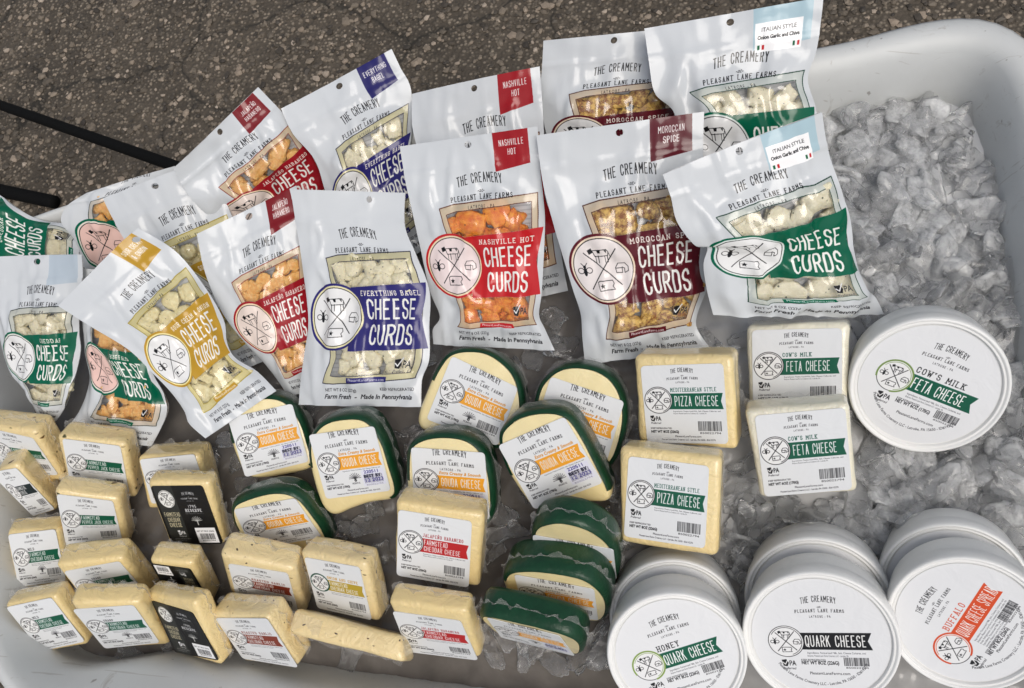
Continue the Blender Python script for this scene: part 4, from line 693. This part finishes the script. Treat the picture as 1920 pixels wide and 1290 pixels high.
# ------------------------------------------------------------------ printed art
GREEN = (.0, .36, .26); NAVY = (.17, .155, .42); NASH = (.74, .13, .15); JALA = (.60, .10, .14); MORO = (.35, .09, .13); GOLD = (.72, .56, .17)
ART = {
 'cheddar': bag_art('print_cheddar', GREEN, (.12, .16, .14), 'CHEDDAR', tint=(.86, .87, .83), flagcol=(.70, .75, .79)),
 'buffalo': bag_art('print_buffalo', GREEN, (.12, .16, .14), 'BUFFALO', tint=(.88, .85, .80), circfill=(.90, .76, .72)),
 'sour': bag_art('print_sour_cream', GOLD, (.62, .55, .20), 'SOUR CREAM & ONION', flag=('SOUR CREAM', '& ONION'), flagcol=GOLD, tint=(.93, .88, .62)),
 'sour2': bag_art('print_sour_cream_plain', GOLD, (.62, .55, .20), 'SOUR CREAM & ONION', tint=(.93, .88, .62)),
 'jala': bag_art('print_jalapeno', JALA, (.50, .16, .12), 'JALAPE\u00d1O HABANERO', flag=('JALAPE\u00d1O', 'HABANERO'), flagcol=(.47, .09, .12), tint=(.93, .84, .70), circfill=(.90, .84, .80)),
 'every': bag_art('print_everything', NAVY, (.16, .15, .22), 'EVERYTHING BAGEL', flag=('EVERYTHING', 'BAGEL'), flagcol=(.15, .14, .38), tint=(.88, .85, .68)),
 'every2': bag_art('print_everything_folded', NAVY, (.16, .15, .22), 'EVERYTHING BAGEL', tint=(.88, .85, .68)),
 'nash': bag_art('print_nashville', NASH, (.35, .18, .13), 'NASHVILLE HOT', flag=('NASHVILLE', 'HOT'), flagcol=(.60, .09, .12), tint=(.91, .83, .70), circfill=(.90, .84, .83)),
 'moro': bag_art('print_moroccan', MORO, (.28, .15, .12), 'MOROCCAN SPICE', flag=('MOROCCAN', 'SPICE'), flagcol=(.36, .11, .15), tint=(.91, .84, .74), circfill=(.90, .87, .86)),
 'brown': bag_art('print_brown_frame', MORO, (.28, .15, .12), 'MOROCCAN SPICE', tint=(.91, .84, .74)),
 'ital': bag_art('print_italian', GREEN, (.10, .22, .17), ' ', flag='sticker', tint=(.86, .89, .87)),
}
DATA = json.loads(DATA_JSON)
def frac_curve(P, n): return resample(catmull(np.array(P), 240), n, False)
CURDM = [None] * 0
IV2, IF2 = ico(3)
def curd_mesh(k, m):
    q = np.sign(IV2) * np.abs(IV2) ** .66; v = q * np.array([1, .85, .7]) * .95; v = v * (1 + .52 * fbm(IV2 * 1.5 + k * 7, 80 + k)[:, None] + .26 * fbm(IV2 * 3.2 + k, 90 + k)[:, None] - .10 * np.abs(fbm(IV2 * 6 + k, 70 + k))[:, None])
    return mesh('curd', v, IF2, m)
CURD_MESH = {k: [curd_mesh(i, m) for i in range(6)] for k, m in CURD.items()}
def make_bag(key, art, curd, label, seed, group=None, hu=.5, top=.345, bulge=.009, vc=0.):
    d = DATA['BAGS'][key]; R = np.array(d['R']); c = np.array(d['c']); Lp, Rp = np.array(d['E'][0]), np.array(d['E'][1])
    NU, NV = 45, 67; L = frac_curve(Lp, NV); Rr = frac_curve(Rp, NV); r_ = np.random.default_rng(seed)
    u = np.linspace(0, 1, NU); v = np.linspace(0, 1, NV); UU, VV = np.meshgrid(u, v)
    XY = L[:, None] * (1 - UU[..., None]) + Rr[:, None] * UU[..., None]
    # arrays -> smooth position lookup
    W = np.linalg.norm(Rr - L, axis=1).mean(); H = np.linalg.norm((L[0] + Rr[0]) / 2 - (L[-1] + Rr[-1]) / 2)
    sm = lambda x: x * x * (3 - 2 * x)
    gu = np.clip(1 - np.abs(2 * UU - 1) ** 2.2, 0, 1) ** .75
    gv = sm(np.clip((VV - .17) / .25, 0, 1)) * (1 - .85 * sm(np.clip((VV - .84) / .16, 0, 1)))
    env = bulge * gu * gv
    def P2(uu, vv):
        a = vv * (NV - 1); i = min(int(a), NV - 2); f = a - i; l = L[i] * (1 - f) + L[i + 1] * f; q = Rr[i] * (1 - f) + Rr[i + 1] * f; return l * (1 - uu) + q * uu
    # curds fill the window
    curds = []; tries = 0
    while len(curds) < 34 and tries < 1500:
        tries += 1; uu = r_.uniform(.29, .87); vm = r_.uniform(top, .87); vv = (vm - vc) / (1 - vc)
        if .48 < vm < .68: continue
        rad = r_.uniform(.0072, .0125) * (W / .10 if W < .1 else 1)
        p = P2(uu, vv)
        if any(np.hypot(*(p - q[0])) < (rad + q[1]) * .66 for q in curds): continue
        curds.append((p, rad, uu, vv))
    # film follows the curds
    hc = np.zeros_like(UU)
    for p, rad, _, _ in curds:
        d2 = ((XY - p) ** 2).sum(-1); hc = np.maximum(hc, rad * .66 * np.sqrt(np.clip(1 - d2 / (rad * 1.42) ** 2, 0, 1)))
    k = np.array([1, 2, 1]) / 4.; hs = hc.copy()
    for _ in range(2):
        hs = np.apply_along_axis(lambda a: np.convolve(np.pad(a, 1, 'edge'), k, 'valid'), 0, hs); hs = np.apply_along_axis(lambda a: np.convolve(np.pad(a, 1, 'edge'), k, 'valid'), 1, hs)
    base = env * .55
    front = np.maximum(base, np.maximum(hs, hc * .97) + base * .55) + .0008 * gv * gu
    # creases: diagonal pulls from corners, zip ridge, hem folds
    q = np.stack([XY[..., 0] * 34, XY[..., 1] * 34, np.full_like(UU, seed * 3.1)], -1).reshape(-1, 3)
    q2 = q * np.array([1.3, .45, 1]) @ np.array([[.8, .6, 0], [-.6, .8, 0], [0, 0, 1]])
    cre = (np.abs(fbm(q2 * 1.2, seed)).reshape(UU.shape) - .3) * -.0110 + .0042 * fbm(q * .7, seed + 3).reshape(UU.shape)
    edge = np.clip(gu * 1.5, 0, 1)
    cre = cre * (.4 + .6 * sm(np.clip((VV - .08) / .2, 0, 1)))
    zipr = .0011 * (np.exp(-((VV - .135) / .007) ** 2) + np.exp(-((VV - .158) / .007) ** 2)) - .0005 * np.exp(-((VV - .147) / .004) ** 2)
    curl = .006 * (UU - .5) * np.sin(seed) * (1 - VV) + .005 * np.sin(seed * 2.3 + UU * 3.1) * np.clip(1 - VV / .3, 0, 1) ** 2
    wav = curl + .0016 * fbm(q * .5, seed + 9).reshape(UU.shape)
    Zf = front + cre * edge + zipr + wav + .0002
    Zf = np.maximum(Zf, base * .55 + hs * .98 + wav + .0003)
    Zb = -env * .8 - .0004 + wav * 1.0 + np.minimum(0, cre * edge) * .3
    Zb = np.minimum(Zb, Zf - .00025)
    root = empty('cheese_curd_bag', R, c, label, 'bag', group)
    uv = np.stack([UU, 1 - (vc + (1 - vc) * VV)], -1).reshape(-1, 2)
    mf = m_film('film_' + key, ART[art], hu=hu, W=W, H=H); mb = m_film('back_film_' + key, None, hu=hu, W=W, H=H, back=True)
    F = grid_faces(NU, NV)
    Vf = np.concatenate([XY, Zf[..., None]], -1).reshape(-1, 3); Vb = np.concatenate([XY, Zb[..., None]], -1).reshape(-1, 3)
    obj('front_film', mesh('front_film', Vf, [f[::-1] for f in F], mf, uv), root); obj('back_film', mesh('back_film', Vb, F, mb, uv), root)
    for p, rad, uu, vv in curds:
        o = obj('curd', CURD_MESH[curd][r_.integers(6)], root)
        g = np.clip(1 - abs(2 * uu - 1) ** 2.2, 0, 1) ** .75 * bulge * .5
        o.location = (p[0], p[1], g * .55 - rad * .2); o.scale = (rad * r_.uniform(.95, 1.25), rad * r_.uniform(.9, 1.1), rad * .78); o.rotation_euler = (r_.normal() * .15, r_.normal() * .15, r_.uniform(0, 6.28))
    # second layer deeper down so that no gap shows
    for _ in range(10):
        uu = r_.uniform(.36, .8); vv = (r_.choice([r_.uniform(top + .05, .47), r_.uniform(.72, .84)]) - vc) / (1 - vc); p = P2(uu, vv); o = obj('curd', CURD_MESH[curd][r_.integers(6)], root); rad = .0075
        o.location = (p[0], p[1], -.0035); o.scale = (rad * 1.2, rad, rad * .45); o.rotation_euler = (0, 0, r_.uniform(0, 6.28))
    return root
BL = [
 ('B1', 'cheddar', 'cream', 'green banded bag of white curds lying sideways at the far left edge', {}),
 ('B2', 'buffalo', 'peach', 'crumpled buffalo curd bag tucked behind the olive framed bag at upper left', dict(vc=.2)),
 ('B3', 'sour2', 'gold', 'back bag with olive gold frame and grey header, behind the slanting sour cream bag', dict()),
 ('B4', 'jala', 'peach', 'upper jalapeño habanero bag leaning over the bin rim, dark red corner flag', {}),
 ('B5', 'every', 'seeded', 'back everything bagel bag with navy blue flag leaning over the bin rim', {}),
 ('B6', 'nash', 'orange', 'back nashville hot bag with dark red flag, mostly hidden behind the front one', {}),
 ('B7', 'brown', 'spiced', 'back bag with brown framed window and no flag, left of topmost italian bag', dict(top=.34)),
 ('B8', 'ital', 'herbed', 'topmost italian style bag with white sticker on pale blue flag, overhanging the bin rim', dict(hu=.49)),
 ('B10', 'moro', 'spiced', 'moroccan spice bag with maroon band and brown spiced curds in the front row', {}),
 ('B13', 'jala', 'peach', 'front jalapeño habanero bag partly covered by the upright everything bagel bag', {}),
 ('B11', 'nash', 'orange', 'front nashville hot bag with bright red band and orange curds', dict(hu=.5)),
 ('B15', 'buffalo', 'peach', 'small buffalo curd bag with green band and pink emblem circle, under the sour cream bag', {}),
 ('B16', 'cheddar', 'cream', 'cheddar curd bag with green band standing at the left edge, its base narrowing', dict(top=.33)),
 ('B14', 'sour', 'gold', 'front sour cream and onion bag with gold band lying slanted over its neighbours', dict(hu=.9)),
 ('B12', 'every2', 'seeded', 'front everything bagel bag with purple navy band standing upright, plain white header', dict(hu=.69)),
 ('B9', 'ital', 'herbed', 'front italian style bag with wide green band and herbed white curds beside the open ice', dict(hu=.48)),
]
for i, (k, art, curd, lab, kw) in enumerate(BL): make_bag(k, art, curd, lab, i + 3, group='pouches of cheese curds', **kw)

# ------------------------------------------------------------------ labels on cheese
GR2 = (.02, .33, .24)
LA = {
 'mild': label_art('label_mild', GR2, ['FARMSTEAD', 'CHEDDAR CHEESE'], 'MILD', month=True), 'sharp': label_art('label_sharp', GR2, ['FARMSTEAD', 'CHEDDAR CHEESE'], 'SHARP', month=True),
 'pepper': label_art('label_pepper', GR2, ['FARMSTEAD', 'PEPPER JACK CHEESE'][:2]), 'american': label_art('label_american', GR2, ['FARMSTEAD', 'CHEESE'], 'ALL AMERICAN'),
 'reserve': label_art('label_reserve', None, None, dark=True), 'hot': label_art('label_dark_band', (.10, .15, .16), ['FARMSTEAD', 'CHEESE']),
 'garlic': label_art('label_garlic', (.50, .20, .13), ['FARMSTEAD', 'CHEDDAR CHEESE'], 'ROASTED GARLIC', subcol=(.5, .2, .15)),
 'onion': label_art('label_onion', (.70, .60, .20), ['FARMSTEAD', 'CHEDDAR CHEESE'], 'ONION AND CHIVE', subcol=(.75, .55, .15), ringcol=(.05, .25, .2)),
 'jalapeno': label_art('label_jalapeno', (.70, .13, .15), ['FARMSTEAD', 'CHEDDAR CHEESE'], 'JALAPE\u00d1O HABANERO', subcol=(.6, .12, .14)),
 'pizza': label_art('label_pizza', GR2, ['PIZZA CHEESE'], 'MEDITERRANEAN STYLE', subcol=(.1, .3, .25)), 'feta': label_art('label_feta', GR2, ['FETA CHEESE'], "COW'S MILK", subcol=(.1, .3, .25), wt='NET WT 6OZ (170G)'),
 'gouda': label_art('label_gouda', (.90, .62, .16), ['GOUDA CHEESE'], 'Extra Creamy & Smooth', subcol=(.8, .5, .1), gouda=True, wt='NET WT 6OZ (170G)'),
 'gouda_stamp': label_art('label_gouda_stamped', (.90, .62, .16), ['GOUDA CHEESE'], 'Extra Creamy & Smooth', subcol=(.8, .5, .1), gouda=True, stamp=True, wt='NET WT 6OZ (170G)'),
}
LM = {k: m_print('print_' + k, im) for k, im in LA.items()}
def label_mesh(Q, m, z=.0006, rc=.055, flip=False):
    """rounded rectangle through the quad TL TR BR BL, with real paper edge"""
    Q = np.array(Q)[:, :2]
    g = np.array([0, rc * .12, rc * .3, rc * .6, rc, .2, .35, .5, .65, .8, 1 - rc, 1 - rc * .6, 1 - rc * .3, 1 - rc * .12, 1]); m_ = len(g); A, B = np.meshgrid(g, g); pts = np.stack([A.ravel(), B.ravel()], 1)
    cn = np.clip(pts, rc, 1 - rc); d = pts - cn; L = np.abs(d).max(1); n2 = np.linalg.norm(d, axis=1); k = np.where(n2 > 0, L / np.maximum(n2, 1e-9), 1); pts = cn + d * k[:, None]
    P = np.array([(Q[0] * (1 - a) + Q[1] * a) * (1 - b) + (Q[3] * (1 - a) + Q[2] * a) * b for a, b in pts])
    V = [(*p, z) for p in P]; uv = [(a, 1 - b) for a, b in pts]; F = grid_faces(m_, m_, True)
    rim = [i for i in range(m_)] + [j * m_ + m_ - 1 for j in range(1, m_)] + [(m_ - 1) * m_ + i for i in range(m_ - 2, -1, -1)] + [j * m_ for j in range(m_ - 2, 0, -1)]
    k0 = len(V); V += [(*P[i], z - .0005) for i in rim]; uv += [uv[i] for i in rim]; n = len(rim)
    F += [(rim[i], rim[(i + 1) % n], k0 + (i + 1) % n, k0 + i) for i in range(n)]
    uv = np.array(uv)
    if flip: uv = 1 - uv
    me = mesh('label', V, F, m, uv, smooth=False); return me
def ruffle(path, outd, backd, w, seed, amp=1.):
    """crumpled film fin along path (N,3), unit outward dirs, lying towards backd"""
    path = resample(path, 110, False); outd = resample(outd, 110, False); n = len(path); r_ = np.random.default_rng(seed); V = []; rows = 5
    s = np.linspace(0, 1, n) * np.linalg.norm(np.diff(path, axis=0), axis=1).sum()
    for j in range(rows):
        t = j / (rows - 1); q = np.c_[s * 240, np.full(n, t * 1.2), np.full(n, seed * 5.)]; q3 = np.c_[s * 420, np.full(n, t * 2.), np.full(n, seed * 3.)]
        wob = vnoise(q, seed); w2 = vnoise(q3, seed + 4); ww = w * (1 + .45 * vnoise(q * .5 + 7, seed + 2))
        V.append(path + outd * (t * ww * (.75 + .35 * wob))[:, None] + backd * (amp * w * t * (.9 * wob + .45 * w2))[:, None])
    V = np.array(V).reshape(-1, 3); return V, grid_faces(n, rows)
def block_mesh(Q, T, m, seed, rnd=.0042):
    Q = np.array(Q)[:, :2]; ctr = Q.mean(0); bm = bmesh.new()
    back = ctr + (Q - ctr) * .985
    vs = [bm.verts.new((*p, 0)) for p in Q] + [bm.verts.new((*p, -T)) for p in back]
    bm.faces.new(vs[3::-1][:4] if False else [vs[3], vs[2], vs[1], vs[0]]); bm.faces.new(vs[4:8])
    for i in range(4): bm.faces.new([vs[i], vs[(i + 1) % 4], vs[4 + (i + 1) % 4], vs[4 + i]])
    bmesh.ops.recalc_face_normals(bm, faces=bm.faces)
    bmesh.ops.bevel(bm, geom=list(bm.edges), offset=rnd, segments=3, profile=.5, affect='EDGES')
    bmesh.ops.triangulate(bm, faces=[f for f in bm.faces if len(f.verts) > 4])
    big = [e for e in bm.edges if e.calc_length() > .012]; bmesh.ops.subdivide_edges(bm, edges=big, cuts=5, use_grid_fill=True)
    v = np.array([x.co[:] for x in bm.verts]); nrm = np.array([x.normal[:] for x in bm.verts])
    bm.normal_update(); nrm = np.array([x.normal[:] for x in bm.verts])
    disp = .0011 * fbm(v * 55 + seed * 3, seed) + .0004 * fbm(v * 200, seed + 1); disp = np.where(v[:, 2] > -.0012, np.minimum(disp, 0) * .2, disp)
    for x, dd, nn in zip(bm.verts, disp, nrm): x.co += Vector(nn * dd)
    me = bpy.data.meshes.new('cheese'); bm.to_mesh(me); bm.free(); me.materials.append(m); me.polygons.foreach_set('use_smooth', [True] * len(me.polygons)); me.update(); return me
def make_block(key, m, art, label, seed, group='square vacuum packed cheese blocks', flip=False, Tmul=1.15, wrap=True):
    d = DATA['BLOCKS'][key]; R = np.array(d['R']); c = np.array(d['c']); T = max(d['T'] * Tmul, .017)
    root = empty('cheese_block', R, c, label, 'cheese', group); Q = np.array(d['Q'])
    obj('cheese', block_mesh(Q, T, m, seed), root); obj('label', label_mesh(d['L'], LM[art], flip=flip), root)
    if wrap:
        r_ = np.random.default_rng(seed); o_ = (Q - Q.mean(0)); o_ /= np.linalg.norm(o_, axis=1)[:, None]
        zc = -T * r_.uniform(.45, .75); back = np.array([0, 0, -1.])
        ctr = Q.mean(0)
        seg = np.array([Q[3], Q[0], Q[1], Q[2]]); path = []; outd = []
        for i in range(3):
            a, b = seg[i], seg[i + 1]; nrm = np.array([-(b - a)[1], (b - a)[0]]); nrm /= np.linalg.norm(nrm)
            if nrm @ (a - ctr) < 0: nrm = -nrm
            for t in (.04, .3, .7, .96): path.append((*(a + (b - a) * t - nrm * .0008), zc)); outd.append((*nrm, 0))
        V, F = ruffle(path, outd, back, .0062, seed, .7); obj('plastic_wrap', mesh('plastic_wrap', V, F, M_WRAP), root)
    return root
KL = [
 ('K1', M_PEPPER, 'pepper', 'speckled block topmost in the left column, its label cut by the picture edge', {}),
 ('K2', M_PEPPER, 'hot', 'tilted block with black band label at the left edge, showing a long plain side', {}),
 ('K3', M_PEPPER, 'pepper', 'upper pepper jack block with green band label, ruffled film on its left edge', {}),
 ('K4', M_CHEDDAR, 'american', 'all american block half hidden behind a black labelled block', {}),
 ('K5', M_PEPPER, 'pepper', 'lower pepper jack block with dark specks and green band label', {}),
 ('K6', M_CHEDDAR, 'reserve', 'uppermost black labelled reserve block, label fully visible', {}),
 ('K7', M_CHEDDAR, 'mild', 'upright mild cheddar block at left, behind the bottom left corner block', {}),
 ('K8', M_CHEDDAR, 'sharp', 'sharp cheddar block wedged in the second row from the front with lower label covered', {}),
 ('K9', M_CHEDDAR, 'reserve', 'block with black label upside down between sharp cheddar and roasted garlic blocks', dict(flip=True)),
 ('K10', M_CHEDDAR, 'mild', 'mild cheddar block in the bottom left corner of the bin', {}),
 ('K11', M_CHEDDAR, 'sharp', 'front row sharp cheddar block with fully visible green band label', {}),
 ('K12', M_CHEDDAR, 'reserve', 'front row black labelled reserve block tilted to the right', {}),
 ('K13', M_HERB, 'garlic', 'rear roasted garlic block with rust brown band and speckled top', {}),
 ('K14', M_HERB, 'garlic', 'front row roasted garlic block with crumpled film across its top', {}),
 ('K15', M_HERB, 'onion', 'onion and chive block with mustard yellow band label', {}),
 ('K17', M_CHEDDAR, 'jalapeno', 'upper jalapeño habanero cheddar block with red band label below the goudas', {}),
 ('K18', M_CHEDDAR, 'jalapeno', 'lower jalapeño habanero cheddar block with red band label by the front wall', {}),
 ('K19', M_PIZZA, 'pizza', 'upper pizza cheese block with green band label', dict(Tmul=1.3)),
 ('K20', M_PIZZA, 'pizza', 'lower pizza cheese block with green band label, above the honey quark tub', dict(Tmul=1.4)),
 ('K21', M_FETA, 'feta', 'rear white feta block partly covered by another feta block', {}),
 ('K22', M_FETA, 'feta', 'front white feta block with whole green band label visible', {}),
]
for i, (k, m, art, lab, kw) in enumerate(KL): make_block(k, m, art, lab, i + 11, **kw)
# the speckled slab seen edge on
def slab():
    TL, TR, BR, BL_ = at(551, 1139, .036), at(752, 1190, .033), at(758, 1242, .033), at(536, 1187, .036)
    c = (TL + TR + BR + BL_) / 4; x = (TR - TL) + (BR - BL_); x /= np.linalg.norm(x); y = (TL - BL_) + (TR - BR); y -= x * (x @ y); y /= np.linalg.norm(y); z = np.cross(x, y)
    R = np.stack([x, y, z], 1); Q = np.array([R.T @ (p - c) for p in (TL, TR, BR, BL_)])[:, :2]
    root = empty('cheese_block', R, c, 'speckled cheese slab lying on its side in the front row with narrow edge up', 'cheese', 'square vacuum packed cheese blocks')
    obj('cheese', block_mesh(Q, .030, M_HERB, 77), root)
    V, F = ruffle([(*(Q[3] + (Q[2] - Q[3]) * t + np.array([0, .001])), -.004) for t in (.02, .4, .7, .98)], [(0, -1, 0)] * 4, np.array([0, 0, 1.]), .004, 5, .6); obj('plastic_wrap', mesh('plastic_wrap', V, F, M_WRAP), root)
    V, F = ruffle([(*(Q[0] + (Q[1] - Q[0]) * .30 * t + (Q[3] - Q[0]) * (.12 + .1 * t)), .0012) for t in (0, .4, .7, 1)], [(0, -1, 0)] * 4, np.array([0, 0, 1.]), .016, 8, .07); obj('plastic_wrap', mesh('plastic_wrap', V, F, M_WRAP), root)
slab()

# ------------------------------------------------------------------ gouda wedges
def make_gouda(key, art, label, seed, wmul=1.):
    d = DATA['GOUDAS'][key]; R = np.array(d['R']); c = np.array(d['c']); T = max(d['T'], .022)
    P = resample(catmull(d['P'], 300, True), 96); P = smooth_loop(P, 3)
    A = .5 * np.sum(P[:, 0] * np.roll(P[:, 1], -1) - np.roll(P[:, 0], -1) * P[:, 1])
    if A < 0: P = P[::-1].copy()
    ctr = P.mean(0); n = len(P)
    root = empty('gouda_wedge', R, c, label, 'cheese', 'green rinded gouda wedges')
    prof = [(.0045, 0), (.0028, -.0002), (.0012, -.0012), (.0, -.003), (-.0003, -T * .3), (.0, -T + .004), (.0015, -T + .001), (.004, -T)]
    V = []
    for dd, z in prof:
        L = inset(P, -dd) if True else P
        V += [(*p, z + .0004 * s) for p, s in zip(L, fbm(np.c_[L * 120, np.full(n, seed)], seed))]
    V = np.array(V); ang = np.degrees(np.arctan2(P[:, 1] - ctr[1], P[:, 0] - ctr[0]))
    rindy = (ang > -52) & (ang < 172)
    Fc, Fr = [], []
    for j in range(len(prof) - 1):
        for i in range(n):
            f = (j * n + i, (j + 1) * n + i, (j + 1) * n + (i + 1) % n, j * n + (i + 1) % n)
            (Fr if (rindy[i] and j >= 1) else Fc).append(f)
    nv = len(V); V2 = np.vstack([V, [[*ctr, 0.0]], [[*ctr, -T]]])
    Fc += [(i, (i + 1) % n, nv) for i in range(n)]; l = (len(prof) - 1) * n; Fc += [(l + (i + 1) % n, l + i, nv + 1) for i in range(n)]
    obj('cheese', mesh('cheese', V2, Fc, M_GOUDA), root)
    rv = V.copy(); cc = np.array([*ctr, 0]); dv = rv - cc; dv[:, 2] = 0; rv += dv / np.linalg.norm(dv, axis=1)[:, None] * .00045
    obj('rind', mesh('rind', rv, Fr, M_RIND), root)
    obj('label', label_mesh(d['L'], LM[art], z=.0009, rc=.05), root)
    idx = np.where(rindy | True)[0]; k0 = np.argmin(np.abs(ang + 75)); order = [(k0 + i) % n for i in range(int(n * .82))]
    e = inset(P, .001) - P; e /= np.linalg.norm(e, axis=1)[:, None]
    if (e[0] @ (P[0] - ctr)) < 0: e = -e
    path = [(*(P[i] + e[i] * .0003), -T * .42) for i in order]; outd = [(*e[i], 0.) for i in order]
    V, F = ruffle(path, outd, np.array([0, 0, -1.]), .0042 * wmul, seed, .8); obj('plastic_wrap', mesh('plastic_wrap', V, F, M_WRAP), root)
GL = [
 ('G1', 'gouda_stamp', 'leftmost upper gouda wedge, below the slanting gold banded bag'),
 ('G2', 'gouda', 'lowest gouda wedge at left, thick green rind rising behind its half covered label'),
 ('G4', 'gouda', 'gouda wedge with label tilted clockwise, just below the front nashville hot bag'),
 ('G6', 'gouda', 'gouda wedge at upper right of the goudas, its left half covered by another wedge'),
 ('G3', 'gouda_stamp', 'upright gouda wedge with blue date stamp below the everything bagel bag'),
 ('G5', 'gouda_stamp', 'gouda wedge whose lower edge is hidden by the jalapeño habanero cheddar block'),
 ('G7', 'gouda_stamp', 'gouda wedge with label tilted anticlockwise and blue date stamp, lying over another wedge'),
 ('G8', 'gouda', 'rearmost of the three stacked goudas, only a corner of its white label showing'),
 ('G9', 'gouda', 'middle of the three stacked goudas, orange band partly visible'),
 ('G10', 'gouda_stamp', 'front of the three stacked goudas, seen steeply with its dark green rind up'),
]
for i, (k, art, lab) in enumerate(GL): make_gouda(k, art, lab, 31 + i)

# ------------------------------------------------------------------ round tubs
LIDS = {
 'feta': lid_art('lid_feta', GR2, 'FETA CHEESE', "COW'S MILK", ring=(.45, .55, .3), wt='NET WT 6OZ (170G)'),
 'honey': lid_art('lid_honey', GR2, 'QUARK CHEESE', 'HONEY', ring=(.5, .6, .3)),
 'quark': lid_art('lid_quark', (.08, .08, .085), 'QUARK CHEESE'),
 'buffalo': lid_art('lid_buffalo', (.82, .30, .14), 'QUARK CHEESE SPREAD', 'BUFFALO', subcol=(.8, .35, .25), ring=(.80, .30, .15), dense=True),
}
LIDM = {k: m_print('print_lid_' + k, im, .28) for k, im in LIDS.items()}
def revolve(prof, n=96):
    V = []; F = []
    for r, z in prof:
        for k in range(n): a = 2 * np.pi * k / n; V.append((r * math.cos(a), r * math.sin(a), z))
    for j in range(len(prof) - 1):
        for k in range(n): F.append((j * n + k, (j + 1) * n + k, (j + 1) * n + (k + 1) % n, j * n + (k + 1) % n))
    return V, F
def make_tub(c, nvec, r, art, label, rot, depth=.034, group='round white cheese tubs'):
    z = np.array(nvec, float); z /= np.linalg.norm(z)
    # local x along image right, turned by rot
    x = RWC @ np.array([1., 0, 0]); x -= z * (x @ z); x /= np.linalg.norm(x); y = np.cross(z, x)
    cr, sr = math.cos(rot), math.sin(rot); X = x * cr + y * sr; Y = -x * sr + y * cr
    R = np.stack([X, Y, z], 1); root = empty('cheese_tub', R, c, label, 'tub', group)
    lp = [(0, -.0016), (r * .88, -.0016), (r * .895, -.0014), (r * .902, .0004), (r * .915, .0008), (r * .93, .0002), (r * .94, .0004), (r * .95, .0014), (r * .975, .0018), (r * .992, .0008), (r, -.001), (r * 1.0, -.0105), (r * .994, -.0112), (r * .99, -.0105)]
    V, F = revolve(lp); obj('lid', mesh('lid', V, F, M_LID), root)
    bp = [(r * .98, -.006), (r * .984, -.012), (r * .95, -depth + .004), (r * .91, -depth), (r * .85, -depth - .0015), (0, -depth - .001)]
    V, F = revolve(bp); obj('tub_body', mesh('tub_body', V, F, M_LID), root)
    nn = 96; V = [(0, 0, -.0011)] + [(r * .875 * math.cos(a), r * .875 * math.sin(a), -.0011) for a in np.linspace(0, 2 * np.pi, nn, endpoint=False)]
    uv = [(.5, .5)] + [(.5 + .5 * math.cos(a), .5 + .5 * math.sin(a)) for a in np.linspace(0, 2 * np.pi, nn, endpoint=False)]
    obj('label', mesh('label', V, [(0, 1 + i, 1 + (i + 1) % nn) for i in range(nn)], LIDM[art], uv), root); return root
TD = DATA['TUBS']
def tubat(key, art, label, rot, z=None, under=None, sep=.039, depth=.034, shift=(0, 0, 0)):
    t = TD[key]; c = np.array(t['c']); r = t['r'] * (.93 if key == 'T1' else 1); n = np.array(t['n'])
    make_tub(c, n, r, art, label, rot, depth)
    if under:
        c2 = c - n / np.linalg.norm(n) * sep + np.array(shift); make_tub(c2, n + np.array([.0, -.02, .05]), r, art, under, rot + .5, depth)
tubat('T1', 'feta', 'round white feta tub lying face up on the ice beside the feta blocks', math.radians(-17))
tubat('T2', 'honey', 'honey quark tub with green band, front left of the three stacks', math.radians(24), under='plain white tub under the honey quark tub, only its upper rim visible', shift=(0, .004, 0))
tubat('T3', 'quark', 'quark tub with black band, middle of the three stacks', math.radians(11), under='white tub beneath the black banded quark tub, only its upper rim visible', shift=(-.001, .004, 0))
tubat('T4', 'buffalo', 'buffalo quark spread tub with orange band turned on its side, bottom right corner', math.radians(70), under='white tub beneath the orange banded buffalo tub, only its upper rim visible', shift=(-.004, .003, 0))
